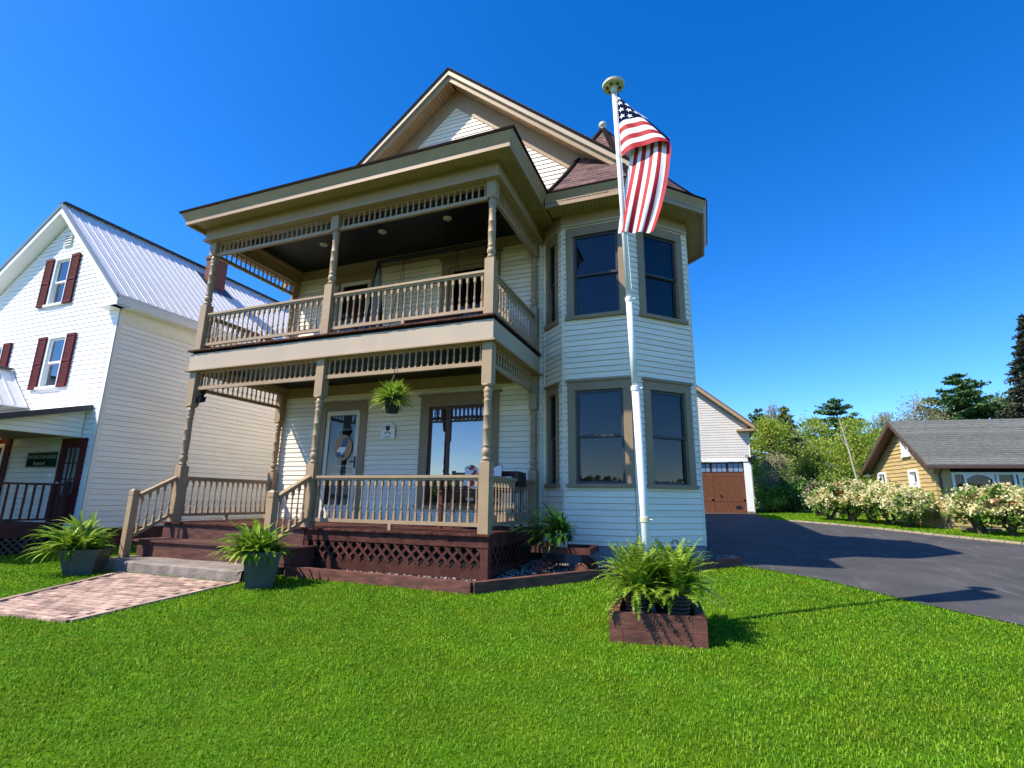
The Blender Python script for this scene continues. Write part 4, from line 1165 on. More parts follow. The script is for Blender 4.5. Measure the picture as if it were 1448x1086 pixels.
# ---- concrete step
t = thing('concrete_step', 'rough weathered concrete slab at the foot of the porch stairs', 'step', (-5.1, -.9, .1))
m = MB(); n = 40
xs = [-6.92+(3.42)*i/n for i in range(n+1)]
for i in range(n):
    a, b = xs[i], xs[i+1]
    fa = lambda x: .012*math.sin(x*7)+.008*math.sin(x*17+1)
    y0a, y0b = -1.27+fa(a), -1.27+fa(b); za = .262+.004*math.sin(a*5); zb_ = .262+.004*math.sin(b*5)
    m.face([(a, y0a-.0, gz(a, -1.3)-.02), (b, y0b, gz(b, -1.3)-.02), (b, y0b+.01, zb_-.025), (a, y0a+.01, za-.025)])
    m.face([(a, y0a+.01, za-.025), (b, y0b+.01, zb_-.025), (b, y0b+.045, zb_), (a, y0a+.045, za)])
    m.face([(a, y0a+.045, za), (b, y0b+.045, zb_), (b, -.4, zb_), (a, -.4, za)])
for x, f in ((xs[0], 1), (xs[-1], -1)):
    m.face([(x, -1.25, .0), (x, -.4, .0), (x, -.4, .262), (x, -1.22, .262)])
m.build('slab', 'concrete', t)

# ---- hanging basket under the lower porch beam
HB = Vector((-1.80, -.06))
t = thing('hanging_basket', 'black hanging pot on a wire below the lower porch beam', 'basket', (*HB, 2.95))
m = MB(); m.lathe((*HB, 2.83), [(0, .105), (.03, .11), (.23, .145), (.235, .155), (.26, .155), (.26, .135), (.22, .125)], 22); m.build('pot', 'black', t, True)
m = MB()
for k in range(3):
    a = k*2.094; m.tube([(HB.x+.148*math.cos(a), HB.y+.148*math.sin(a), 3.08), (HB.x, HB.y, 3.52)], .004, 5)
m.tube([(HB.x, HB.y, 3.52), (HB.x, HB.y-.005, 3.66), (HB.x, HB.y+.05, 3.70)], .007, 5); m.build('hanger', 'black', t)
L = Leaves()
for k in range(380):
    az = random.uniform(0, 6.283); el = R(random.uniform(-10, 82))
    L.strap((HB.x+random.uniform(-.06, .06), HB.y+random.uniform(-.06, .06), 3.06), az, el, random.uniform(.26, .44), R(random.uniform(30, 95)), random.uniform(.010, .019), 6, .3)
tag(L.build('hanging_plant', 'hangfern', None), 'light yellow-green spiky plant growing in the hanging basket', 'plant')

# ---- little wagon with a bucket of greenery beside the porch
t = thing('garden_wagon', 'low brown wooden garden wagon on the gravel beside the bay', 'wagon', (1.0, 1.15, .25))
m = MB(); 
for i in range(5): m.box(.50, 1.46, .82+i*.13, .94+i*.13, .585, .61)
m.build('bed', 'deck', t)
m = MB(); m.box(.48, 1.48, .79, .815, .545, .645); m.box(.48, 1.48, 1.475, 1.50, .545, .645); m.box(.48, .505, .815, 1.475, .545, .645); m.box(1.455, 1.48, .815, 1.475, .545, .645); m.build('side_rail', 'deck', t)
m = MB(); m.tube([(.66, .80, .41), (.66, 1.5, .41)], .015, 8); m.tube([(1.32, .80, .40), (1.32, 1.5, .40)], .015, 8); m.box(.62, .70, 1.0, 1.3, .41, .56); m.box(1.28, 1.36, 1.0, 1.3, .41, .56); m.build('axle', 'black', t)
for x in (.66, 1.32):
    for y in (.83, 1.47):
        m = MB(); r = .105; zc = gz(x, y)+.03+r
        ring_ = [(x+r*math.cos(a), y, zc+r*math.sin(a)) for a in np.linspace(0, 2*math.pi, 21)]
        m.tube(ring_, .018, 8, False)
        for k in range(4):
            a = k*math.pi/4; m.bar((x-r*math.cos(a), y, zc-r*math.sin(a)), (x+r*math.cos(a), y, zc+r*math.sin(a)), .012, .012, (0, 1, 0))
        m.tube([(x, y-.03, zc), (x, y+.03, zc)], .09 if x > 1 else .03, 16)
        m.build('wheel', 'rust', t, False)
t = thing('bucket', 'white plastic bucket standing on the garden wagon', 'bucket', (.95, .98, .61))
m = MB(); m.lathe((.95, .98, .612), [(0, .10), (.005, .105), (.20, .122), (.205, .128), (.24, .13), (.243, .12), (.22, .115)], 24); b = m.build('shell', 'white', t, True)
m = MB(); m.bar((.895, .868, .745), (1.0, .868, .745), .006, .03); m.build('slot', 'black', t)
L = Leaves()
for k in range(300):
    az = random.uniform(0, 6.283); lean = 1+.55*math.cos(az-math.pi*.97)
    L.strap((.93+random.uniform(-.08, .08), .98+random.uniform(-.07, .07), .80), az, R(random.uniform(5, 85)), random.uniform(.4, .68)*lean*.85, R(random.uniform(60, 130)), random.uniform(.013, .022), 8, .3)
tag(L.build('bucket_plant', 'darkplant', None), 'dark green arching plant growing out of the white bucket', 'plant')

# ---- lower porch: bench with a throw, dark grill
t = thing('wooden_bench', 'dark wooden bench on the lower porch behind the railing', 'bench', (-.75, 1.0, DZ))
m = MB()
for i in range(4): m.box(-1.25, -.22, .75+i*.12, .86+i*.12, 1.27, 1.30)
m.build('seat', 'brownwood', t)
m = MB()
for i in range(4): m.box(-1.25, -.22, 1.25, 1.28, 1.42+i*.12, 1.51+i*.12)
m.build('backrest', 'brownwood', t)
for x in (-1.24, -.28):
    for y in (.76, 1.22):
        m = MB(); m.box(x, x+.06, y, y+.055, DZ, 1.27 if y < 1 else 1.90); m.build('leg', 'brownwood', t)
    m = MB(); m.box(x-.01, x+.07, .72, 1.27, 1.50, 1.535); m.box(x, x+.06, .76, .815, 1.27, 1.50); m.build('armrest', 'brownwood', t)
V = []; Fq = []; nu, nv = 40, 34
for j in range(nv+1):
    for i in range(nu+1):
        u, v = i/nu, j/nv; x = -.98+.74*u
        s = (v-.5)*1.5
        if abs(s) < .06: y = 1.265+s*.5; z = 1.945-abs(s)*.2
        else:
            sg = 1 if s > 0 else -1; y = 1.265+sg*(.05+.02*math.sin(u*14+v*3)); z = 1.935-(abs(s)-.06)*(.55 if sg < 0 else .9)
            if sg < 0: y -= .09*(abs(s)-.06)
        z += .035*math.sin(u*7+1)+.018*math.sin(u*17+v*9); y += .02*math.sin(u*11+v*7)
        V.append((x+.03*math.sin(v*6), y, z+.02))
for j in range(nv):
    for i in range(nu):
        q = j*(nu+1)+i; Fq.append((q, q+1, q+nu+2, q+nu+1))
mth, tt, b = new_mat('patterned_throw')
tc = tt.nodes.new('ShaderNodeTexCoord'); vo = tt.nodes.new('ShaderNodeTexNoise'); vo.inputs['Scale'].default_value = 9; vo.inputs['Detail'].default_value = 1
cr = tt.nodes.new('ShaderNodeValToRGB'); cr.color_ramp.interpolation = 'CONSTANT'; cr.color_ramp.elements[0].color = (.72, .68, .64, 1); e = cr.color_ramp.elements[1]; e.position = .56; e.color = (.45, .05, .04, 1)
tt.links.new(tc.outputs['Object'], vo.inputs['Vector']); tt.links.new(vo.outputs['Fac'], cr.inputs['Fac']); tt.links.new(cr.outputs[0], b.inputs['Base Color']); b.inputs['Roughness'].default_value = .9
o = bulk('throw_blanket', V, Fq, mth); o.data.polygons.foreach_set('use_smooth', [True]*len(o.data.polygons))
tag(o, 'crumpled white and red throw blanket draped over the porch bench', 'blanket')
t = thing('barbecue_grill', 'dark barbecue grill with side handles in the right corner of the lower porch', 'grill', (-.15, 1.55, DZ))
m = MB(); gx0, gx1 = -.52, .0
m.hexa([(gx0, 1.3, 1.50), (gx1, 1.3, 1.50), (gx1, 1.8, 1.50), (gx0, 1.8, 1.50), (gx0, 1.3, 1.68), (gx1, 1.3, 1.68), (gx1, 1.8, 1.68), (gx0, 1.8, 1.68)])
m.hexa([(gx0, 1.3, 1.685), (gx1, 1.3, 1.685), (gx1, 1.8, 1.685), (gx0, 1.8, 1.685), (gx0, 1.42, 1.90), (gx1, 1.42, 1.90), (gx1, 1.72, 1.90), (gx0, 1.72, 1.90)]); m.build('hood', 'orchid', t)
m = MB(); m.box(gx1+.004, gx1+.06, 1.33, 1.77, 1.62, 1.88); m.box(gx0-.06, gx0-.004, 1.33, 1.77, 1.62, 1.88); m.build('end_cap', 'black', t)
m = MB(); m.tube([(gx0+.05, 1.33, 1.76), (gx0+.05, 1.25, 1.78), (gx1-.05, 1.25, 1.78), (gx1-.05, 1.33, 1.76)], .012, 8); m.build('handle', 'white', t)
m = MB(); m.box(gx0+.2, gx0+.32, 1.288, 1.298, 1.60, 1.63); m.build('badge', 'white', t)
for x in (gx0+.03, gx1-.03):
    for y in (1.34, 1.76):
        m = MB(); m.box(x-.02, x+.02, y-.02, y+.02, DZ, 1.50); m.build('leg', 'black', t)
# ---- upper porch: black swing frame with a cushioned bench
t = thing('porch_swing', 'black metal swing frame with dark bench on the upper porch', 'swing', (-2.4, 1.9, UZ))
m = MB(); m.tube([(-3.86, 1.95, 6.96), (-.9, 1.95, 6.96)], .055, 10); m.build('top_bar', 'black', t)
for x in (-3.82, -.94):
    for y in (1.55, 2.35):
        m = MB(); m.tube([(x, 1.95, 6.95), (x, y, UZ)], .05, 8); m.build('leg', 'black', t)
    m = MB(); m.tube([(x, 1.68, 5.3), (x, 2.22, 5.3)], .02, 8); m.build('cross_brace', 'black', t)
m = MB(); m.box(-3.2, -1.6, 1.6, 2.1, 4.86, 4.95); m.box(-3.2, -1.6, 2.1, 2.16, 4.95, 5.45); m.box(-3.22, -3.16, 1.6, 2.1, 5.1, 5.15); m.box(-1.64, -1.58, 1.6, 2.1, 5.1, 5.15); m.build('seat', 'dark', t)
m = MB(); m.tube([(-3.16, 1.62, 5.12), (-3.1, 1.95, 6.95), (-3.16, 2.08, 5.12)], .008, 5); m.build('chain', 'black', t)
m = MB(); m.tube([(-1.62, 1.62, 5.12), (-1.7, 1.95, 6.95), (-1.62, 2.08, 5.12)], .008, 5); m.build('chain', 'black', t)
t = thing('folded_umbrella', 'pale cloth hanging furled beside the black swing frame', 'umbrella', (-3.62, 1.7, UZ))
m = MB(); m.lathe((-3.62, 1.7, 5.2), [(0, .03), (.1, .07), (.7, .12), (1.2, .07), (1.45, .02)], 10); m.build('canopy', paint('grey_canvas', (.22, .21, .19), .9, .2), t, True)
m = MB(); m.tube([(-3.62, 1.7, UZ), (-3.62, 1.7, 6.7)], .018, 8); m.build('pole', 'black', t)
# hooked black garden stake behind the ferns, meter box cover
t = thing('garden_hook', 'short black shepherd hook stuck in the bed before the bay wall', 'hook', (2.75, 1.7, .25))
m = MB(); m.tube([(2.75, 1.9, .25), (2.75, 1.9, .70)]+[(2.75-.05+.05*math.cos(a), 1.9, .70+.05*math.sin(a)) for a in np.linspace(0, math.pi*1.15, 9)], .012, 8); m.build('rod', 'black', t)
# ------------------------------------------------------------------ white neighbouring house
N = thing('white_house', 'white clapboard house with grey metal roof and maroon shutters', 'house', (-12.8, 0.1, .15))
NX, NY0, RXn, ZR = -10.0, 0.10, -12.80, 9.15
NF = Fr((0, NY0), (1, 0), (0, -1)); NE = Fr((NX, NY0), (0, 1), (1, 0))
sR, sL = 0.97, 0.68
zl = lambda x: (8.78-(x-RXn)*sR) if x > RXn else (8.78-(RXn-x)*sL)
mb = MB()
xl = -16.6
left = lambda z: max(xl, RXn-(8.78-z)/sL); right = lambda z: min(NX, RXn+(8.78-z)/sR)
att = (-13.04, -12.46, 6.32, 7.62); low = (-12.56, -11.92, 4.02, 5.32); far = (-15.32, -14.68, 4.02, 5.32)
def holes(o): return (o[0], o[1], o[2], o[3])
siding(mb, NF, xl, NX, .60, 5.85, (holes(low), holes(far)), .125, .012)
# gable band by band, leaving the attic opening
def gsid(z0, z1, sl, sr): siding(mb, NF, xl, NX, z0, z1, (), .125, .012, sl=sl, sr=sr)
gsid(5.85, 6.32, left, right)
gsid(6.32, 7.62, left, lambda z: att[0]); gsid(6.32, 7.62, lambda z: att[1], right); gsid(7.62, 8.78, left, right)
siding(mb, NE, 0, 14, .60, 5.85, (), .125, .012)
mb.build('wall', 'white_siding', N)
mb = MB(); fbox(mb, NE, -.012, .10, .58, 5.86, 0, .022); fbox(mb, NF, NX-.10, NX+.022, .58, 5.86, 0, .022); mb.build('corner_board', 'white', N)
mb = MB(); fbox(mb, NE, 0, 14, -.2, .60, -.2, -.01); fbox(mb, NF, -10.6, NX-.01, -.2, .6, -.2, -.012); mb.build('foundation', 'redbase', N)
for o in (att, low, far):
    w = window(NF, o[0], o[1], o[2], o[3], casing=.09, head=.09, sillz=.06, blind='curtain', style='sheer', parent=N, cas='white', sash='white', crown=False, csd=.03, glass='glass_pic')
    for a, b in ((o[0]-.44, o[0]-.10), (o[1]+.10, o[1]+.44)):
        m = MB(); fbox(m, NF, a, b, o[2]-.04, o[3]+.06, .02, .045); zm = (o[2]+o[3])/2
        for z0, z1 in ((o[2]+.03, zm-.03), (zm+.03, o[3]-.01)):
            k = z0
            while k < z1-.03:
                m.hexa([NF.p(a+.05, k, .062), NF.p(b-.05, k, .062), NF.p(b-.05, k, .045), NF.p(a+.05, k, .045), NF.p(a+.05, k+.03, .05), NF.p(b-.05, k+.03, .05), NF.p(b-.05, k+.03, .045), NF.p(a+.05, k+.03, .045)]); k += .035
        for z0, z1 in ((o[2]-.04, o[2]+.03), (zm-.03, zm+.03), (o[3]-.01, o[3]+.06)): fbox(m, NF, a, b, z0, z1, .045, .066)
        fbox(m, NF, a, a+.045, o[2]+.03, o[3]-.01, .045, .064); fbox(m, NF, b-.045, b, o[2]+.03, o[3]-.01, .045, .064)
        m.build('shutter', 'shutter', w)
m = MB()
for k in range(5): 
    z = 8.02+k*.075; m.hexa([NF.p(-12.9, z, .06), NF.p(-12.58, z, .06), NF.p(-12.58, z, .015), NF.p(-12.9, z, .015), NF.p(-12.9, z+.05, .03), NF.p(-12.58, z+.05, .03), NF.p(-12.58, z+.05, .015), NF.p(-12.9, z+.05, .015)])
m.build('gable_vent', 'white', N)
# roof, ribbed metal
y0, y1 = -.22, 14.3
mb = MB()
xr, xL_ = NX+.36, xl-.3
for xe, s in ((xr, sR), (xL_, sL)):
    dx = xe-RXn; ze = ZR-abs(dx)*s; nr = int((y1-y0)/.23)
    mb.prism([(RXn, y0, ZR), (xe, y0, ze), (xe, y0, ze-.05), (RXn, y0, ZR-.05)], (0, y1-y0, 0))
    for k in range(nr+1):
        y = y0+.02+k*.23; sg = 1 if dx > 0 else -1
        a, b = Vector((RXn, y, ZR+.012)), Vector((xe, y, ze+.012)); mb.bar(a, b, .03, .022)
        if k % 1 == 0:
            for q in (.075, .15): mb.bar(Vector((RXn, y+q, ZR+.003)), Vector((xe, y+q, ze+.003)), .02, .006)
mb.build('roof', 'metalroof', N)
mb = MB(); mb.bar((RXn, y0-.01, ZR+.035), (RXn, y1, ZR+.035), .26, .03); mb.build('ridge_cap', 'metaledge', N)
mb = MB()
for xe, s, w in ((xr, sR, .02), (xL_, sL, .10)):
    ze = ZR-abs(xe-RXn)*s
    mb.prism([(RXn, y0-.012, ZR+.03), (xe, y0-.012, ze+.03), (xe, y0-.012, ze-.10), (RXn, y0-.012, ZR-.10)], (0, .02, 0))
mb.build('rake_flashing', paint('blue_grey_flashing', (.16, .19, .21), .4, .1), N)
mb = MB()
for xe, s in ((xr, sR), (xL_, sL)):
    ze = ZR-abs(xe-RXn)*s
    mb.prism([(RXn, y0+.01, ZR-.10), (xe, y0+.01, ze-.10), (xe, y0+.01, ze-.28), (RXn, y0+.01, ZR-.28)], (0, .03, 0))
    mb.prism([(RXn, y0+.04, ZR-.27), (xe, y0+.04, ze-.27), (xe, y0+.04, ze-.29), (RXn, y0+.04, ZR-.29)], (0, .30, 0))
ze = ZR-(xr-RXn)*sR
mb.box(xr-.02, xr, y0+.04, y1, ze-.24, ze-.045); mb.box(NX+.02, xr-.02, y0+.06, y1, ze-.24, ze-.222); mb.box(NX+.005, NX+.02, NY0+.1, y1, ze-.55, ze-.24)
mb.hexa([(NX-.42, y0+.05, ze-.24), (xr-.02, y0+.05, ze-.24), (xr-.02, NY0, ze-.24), (NX-.42, NY0, ze-.24), (NX-.12, y0+.05, ze-.05), (xr-.02, y0+.05, ze-.05), (xr-.02, NY0, ze-.05), (NX-.12, NY0, ze-.05)])
mb.build('eave_trim', 'white', N)
t = MB(); t.box(-12.20, -11.76, 3.70, 4.16, 7.6, 9.25); t.box(-12.235, -11.725, 3.665, 4.195, 9.25, 9.35); 
brk, tt, b = new_mat('chimney_brick')
br = tt.nodes.new('ShaderNodeTexBrick'); tc = tt.nodes.new('ShaderNodeTexCoord'); mp = tt.nodes.new('ShaderNodeMapping'); mp.inputs['Rotation'].default_value = (R(90), 0, 0)
br.inputs['Scale'].default_value = 4.5; br.inputs['Color1'].default_value = (.19, .06, .045, 1); br.inputs['Color2'].default_value = (.12, .04, .035, 1); br.inputs['Mortar'].default_value = (.22, .19, .17, 1); br.inputs['Mortar Size'].default_value = .015
tt.links.new(tc.outputs['Object'], mp.inputs[0]); tt.links.new(mp.outputs[0], br.inputs['Vector']); tt.links.new(br.outputs[0], b.inputs['Base Color']); b.inputs['Roughness'].default_value = .9
t.build('chimney', brk, N)
m = MB(); m.hexa([(-12.4, 3.5, 8.72), (-11.55, 3.5, 7.95), (-11.55, 4.35, 7.95), (-12.4, 4.35, 8.72), (-12.4, 3.5, 8.79), (-11.55, 3.5, 7.99), (-11.55, 4.35, 7.99), (-12.4, 4.35, 8.79)]); m.build('chimney_flashing', 'metaledge', N)
# front porch of the neighbour: shed roof, boarded side, rail, door
XP = -10.5; sp = .285
zp = lambda y: 3.40+(y-NY0)*sp
mb = MB(); mb.hexa([(-17, -2.9, zp(-2.9)), (XP+.22, -2.9, zp(-2.9)), (XP+.22, NY0-.03, zp(NY0-.03)), (-17, NY0-.03, zp(NY0-.03)), (-17, -2.9, zp(-2.9)+.04), (XP+.22, -2.9, zp(-2.9)+.04), (XP+.22, NY0-.03, zp(NY0-.03)+.04), (-17, NY0-.03, zp(NY0-.03)+.04)])
mb.build('porch_roof', 'metalroof', N)
mb = MB(); mb.hexa([(XP+.22, -2.92, zp(-2.92)-.08), (XP+.245, -2.92, zp(-2.92)-.08), (XP+.245, NY0-.02, zp(NY0)-.08), (XP+.22, NY0-.02, zp(NY0)-.08), (XP+.22, -2.92, zp(-2.92)+.055), (XP+.245, -2.92, zp(-2.92)+.055), (XP+.245, NY0-.02, zp(NY0)+.055), (XP+.22, NY0-.02, zp(NY0)+.055)]); mb.build('porch_rake', 'metaledge', N)
mb = MB(); FPs = Fr((XP, -2.5), (0, 1), (1, 0))
siding(mb, FPs, 0, 2.58, 2.68, 3.36, (), .114, .016, zref=2.68, sl=lambda z: max(0, min(2.55, (z+.05-3.40)/sp+NY0+2.5)), sr=lambda z: 2.58)
mb.face([FPs.p(0, 2.68, -.15), FPs.p(2.58, 2.68, -.15), FPs.p(2.58, 2.68, .014), FPs.p(0, 2.68, .014)])
mb.face([FPs.p(0, 2.68, -.15), FPs.p(2.58, 2.68, -.15), FPs.p(2.58, 3.3, -.15), FPs.p(0, 2.68, -.15)])
mb.build('porch_side_panel', 'white_siding', N)
mb = MB(); mb.face([(-17, -2.5, 2.66), (XP-.15, -2.5, 2.66), (XP-.15, NY0, 2.72), (-17, NY0, 2.72)]); mb.box(-17, XP, -2.6, -2.45, 2.4, 2.68); mb.build('porch_ceiling', 'soffit', N)
mb = MB(); mb.box(-17, XP, -2.6, NY0-.02, .66, .72); mb.build('porch_floor', 'redbase', N)
mb = MB(); mb.box(XP-.03, XP+.02, -2.6, NY0-.02, .45, .655); mb.build('porch_skirt', 'redbase', N)
mb = MB(); mb.box(XP-.06, XP-.0, -2.5, NY0-.10, 1.555, 1.60); mb.box(XP-.05, XP-.01, -2.5, NY0-.10, .80, .84)
y = -2.45
while y < NY0-.15:
    mb.box(XP-.045, XP-.015, y, y+.035, .84, 1.555); y += .155
mb.box(XP-.07, XP+.01, NY0-.12, NY0-.04, .72, 1.66); mb.build('porch_railing', 'redbase', N)
mb = MB(); siding(mb, Fr((-17, -2.55), (1, 0), (0, -1)), 0, 5.6, .72, 2.66, (), .125, .012); mb.build('unseen_shade_wall', 'white_siding', N)  # unseen boarded wall added to keep light out of the porch
mb = MB(); mb.box(XP-.1, XP, -2.6, -2.5, .72, 2.6); mb.build('porch_post', 'redbase', N)
mb = MB(); lat_y = Vector((0, 1))
for sg in (1, -1):
    s = -2.6
    while s < .1:
        a, b = (s, s+.33); za, zb2 = (.12, .45) if sg > 0 else (.45, .12)
        if b < .08: mb.bar((XP+(.0 if sg > 0 else .008), a, za), (XP+(.0 if sg > 0 else .008), b, zb2), .007, .035)
        s += .14
mb.build('lattice', 'potgrey', N)
mb = MB(); mb.box(XP-.25, XP-.2, -2.6, .0, .0, .66); mb.build('crawl_shade', 'dark', N)  # black sheet painted in as the shade behind the lattice
m = MB(); d0, d1 = -11.12, -10.20
fbox(m, NF, d0, d0+.10, .73, 2.66, 0, .04); fbox(m, NF, d1-.10, d1, .73, 2.66, 0, .04); fbox(m, NF, d0+.1, d1-.1, 2.56, 2.66, 0, .041); fbox(m, NF, d0+.1, d1-.1, .73, 1.35, .0, .03)
fbox(m, NF, d0+.1, d0+.22, 1.35, 2.56, .0, .03); fbox(m, NF, d1-.22, d1-.10, 1.35, 2.56, 0, .03); fbox(m, NF, d0+.22, d1-.22, 2.44, 2.56, 0, .03)
dr = m.build('front_door', 'shutter', N)
m = MB()
for k in (1, 2): 
    q = d0+.22+(d1-d0-.44)*k/3; fbox(m, NF, q-.012, q+.012, 1.35, 2.44, .016, .032)
for k in (1, 2): 
    q = 1.35+1.09*k/3; fbox(m, NF, d0+.22, d1-.22, q-.012, q+.012, .017, .031)
m.build('glazing_bar', 'shutter', dr)
m = MB(); m.face([NF.p(d0+.2, 1.34, .018), NF.p(d1-.2, 1.34, .018), NF.p(d1-.2, 2.46, .018), NF.p(d0+.2, 2.46, .018)]); m.build('pane', 'glass', dr)
m = MB(); m.tube([NF.p(d0+.16, 1.62, .03), NF.p(d0+.16, 1.62, .08)], .028, 10); m.build('handle', 'disc', dr)
m = MB(); fbox(m, NF, -14.3, -13.22, .73, 2.72, 0, .035); lp = m.build('side_door', 'shutter', N)
m = MB(); fbox(m, NF, -13.52, -13.42, .8, 2.6, .035, .05); fbox(m, NF, -14.2, -13.52, 2.5, 2.6, .035, .05); m.build('frame', 'stormframe', lp)
m = MB(); fbox(m, NF, -14.2, -13.52, .9, 2.5, .035, .04); m.build('pane', 'dark', lp)
# gabled hood on the porch roof
mb = MB(); hx, hz = -13.98, 4.58
for xe in (-12.85, -15.1):
    ze = hz-abs(xe-hx)*.93
    mb.hexa([(hx, -2.9, hz-.04), (xe, -2.9, ze-.04), (xe, NY0-.03, ze-.04), (hx, NY0-.03, hz-.04), (hx, -2.9, hz), (xe, -2.9, ze), (xe, NY0-.03, ze), (hx, NY0-.03, hz)])
    for k in range(11):
        y = NY0-.06-k*.26; mb.bar((hx, y, hz+.012), (xe, y, ze+.012), .03, .03)
mb.build('porch_gable_roof', 'metalroof', N)
m = MB(); m.bar((hx, -2.92, hz+.03), (hx, NY0-.03, hz+.03), .22, .04); m.build('hood_ridge', 'metaledge', N)
m = MB(); m.face([(hx, -2.7, hz-.06), (-15.0, -2.7, 3.6), (-15, -2.7, 2.7), (-12.9, -2.7, 2.7), (-12.9, -2.7, 3.55)]); m.build('hood_gable', 'white_siding', N)
# sign and lit bulb
t = thing('wall_sign', 'dark green sign with pale lettering on the white house porch wall', 'sign', (-11.8, .08, 2.18))
m = MB(); fbox(m, NF, -12.36, -11.22, 2.0, 2.34, .02, .045); m.build('board', 'green_sign', t)
m = MB(); 
for a, b, c, d in ((-12.37, -11.21, 2.33, 2.35), (-12.37, -11.21, 1.99, 2.01)): fbox(m, NF, a, b, c, d, .02, .055)
m.build('edging', 'black', t)
text_mesh('HUNTINGTON DESIGN', .125, 'lettering', 'letter', (-11.79, NY0-.048, 2.235), (R(90), 0, 0), t)
text_mesh('Restored', .12, 'lettering', 'letter', (-11.84, NY0-.048, 2.085), (R(90), 0, 0), t)
t = thing('porch_lamp', 'small glowing round lamp under the white house porch ceiling', 'lamp', (-13.55, -.1, 2.8))
m = MB(); m.lathe((-13.55, -.1, 2.66), [(0, .02), (.02, .06), (.06, .085), (.10, .07), (.12, .03)], 14); m.build('globe', 'bulb', t, True)
m = MB(); m.lathe((-13.55, -.1, 2.77), [(0, .05), (.03, .05)], 12); m.build('mount', 'disc', t)

# ------------------------------------------------------------------ garage barn behind the house
Gr = thing('garage_barn', 'white clapboard garage barn with cedar overhead door at the end of the drive', 'garage', (1.0, 20.8, .85))
GY = 20.80; GX1, GX0 = 5.39, -3.6; GRX = .9; gs = .85
GF = Fr((0, GY), (1, 0), (0, -1)); GE = Fr((GX1, GY), (0, 1), (1, 0)); zg0 = .86
gzr = 5.15+(5.69-GRX)*gs
mb = MB(); dl, dr_ = .35, 5.06
siding(mb, GF, dl, dr_, 3.56, 4.9, (), .13, .012); siding(mb, GF, GX0, dl, zg0, 4.9, (), .13, .012); siding(mb, GF, dr_, GX1, 3.56, 4.9, (), .13, .012)
siding(mb, GF, GX0, GX1, 4.9, gzr-.2, (), .13, .012, sl=lambda z: max(GX0, GRX-(gzr-.2-z)/gs), sr=lambda z: min(GX1, GRX+(gzr-.2-z)/gs))
siding(mb, GE, 0, 9, zg0, 4.95, (), .13, .012)
mb.build('wall', 'garage_wall', Gr)
mb = MB(); fbox(mb, GF, dr_, GX1+.02, zg0+.12, 3.40, 0, .03); fbox(mb, GF, dl-.3, dl, zg0, 3.40, 0, .03); fbox(mb, GF, dl-.3, GX1+.02, 3.42, 3.55, 0, .07); fbox(mb, GE, -.03, .12, zg0, 4.9, 0, .03)
mb.build('door_trim', 'white', Gr)
mb = MB(); fbox(mb, GF, dr_-.0, GX1+.04, zg0-.1, zg0+.12, 0, .06); mb.build('plinth', 'concrete', Gr)
mb = MB(); x = dl; 
fbox(mb, GF, dl, dr_, zg0, 2.86, -.16, -.13)
k = 0
while x < dr_-.02:
    w_ = .118; fbox(mb, GF, x, min(dr_, x+w_), 1.55, 2.72, -.13, -.11); x += .125
for z0, z1 in ((zg0, 1.05), (1.45, 1.55), (2.72, 2.86)): fbox(mb, GF, dl, dr_, z0, z1, -.13, -.10)
x = dl
while x < dr_-.02:
    fbox(mb, GF, x, min(dr_, x+.118), 1.05, 1.45, -.13, -.112); x += .125
for q in (dl, dl+1.5, dl+3.1, dr_-.12): fbox(mb, GF, q, q+.12, 1.05, 2.72, -.13, -.10)
gd = mb.build('garage_door', 'cedar', Gr)
mb = MB(); fbox(mb, GF, dl, dr_, 2.86, 3.42, -.16, -.12)
mb.build('window_band', 'cedardark', gd)
for q in range(6):
    a = dl+.10+q*.78
    m = MB(); fbox(m, GF, a, a+.66, 2.93, 3.34, -.12, -.115); m.build('pane', paint('garage_pane', (.16, .26, .40), .08, .15, 3) if q == 0 else bpy.data.materials['garage_pane'], gd)
    m = MB()
    for b_ in (.21, .44): fbox(m, GF, a+b_, a+b_+.03, 2.93, 3.34, -.115, -.10)
    m.build('glazing_bar', 'cedardark', gd)
m = MB(); fbox(m, GF, 3.85, 3.95, 1.72, 1.76, -.10, -.06); fbox(m, GF, 4.55, 4.8, 1.14, 1.24, -.10, -.07); m.build('handle', 'black', gd)
mb = MB()
for xe in (5.72, GRX-(5.72-GRX)):
    ze = gzr-abs(xe-GRX)*gs
    mb.prism([(GRX, GY-.42, gzr+.10), (xe, GY-.42, ze+.10), (xe, GY-.42, ze-.02), (GRX, GY-.42, gzr-.02)], (0, 10, 0))
mb.build('roof', 'shingle', Gr)
mb = MB()
for xe in (5.70, GRX-(5.70-GRX)):
    ze = gzr-abs(xe-GRX)*gs
    mb.prism([(GRX, GY-.44, gzr-.0), (xe, GY-.44, ze-.0), (xe, GY-.44, ze-.16), (GRX, GY-.44, gzr-.16)], (0, .04, 0))
    mb.prism([(GRX, GY-.40, gzr-.14), (xe, GY-.40, ze-.14), (xe, GY-.40, ze-.16), (GRX, GY-.40, gzr-.16)], (0, .40, 0))
mb.hexa([(GX1-.55, GY-.40, 4.93), (5.70, GY-.40, 4.93), (5.70, GY+9, 4.93), (GX1-.0, GY+9, 4.93), (GX1-.55, GY-.40, 5.03), (5.70, GY-.40, 5.03), (5.70, GY+9, 5.03), (GX1-.0, GY+9, 5.03)])
mb.build('bargeboard', 'soffit', Gr)
m = MB(); m.lathe((4.1, 22.6, 6.05), [(0, .12), (.35, .13), (.38, .17), (.55, .22), (.68, .15), (.74, .03)], 14); m.build('roof_vent', 'brownfascia', Gr, True)
t = thing('garage_lamp', 'black outdoor lamp on the upper right corner of the garage door frame', 'lamp', (5.36, 20.7, 3.5))
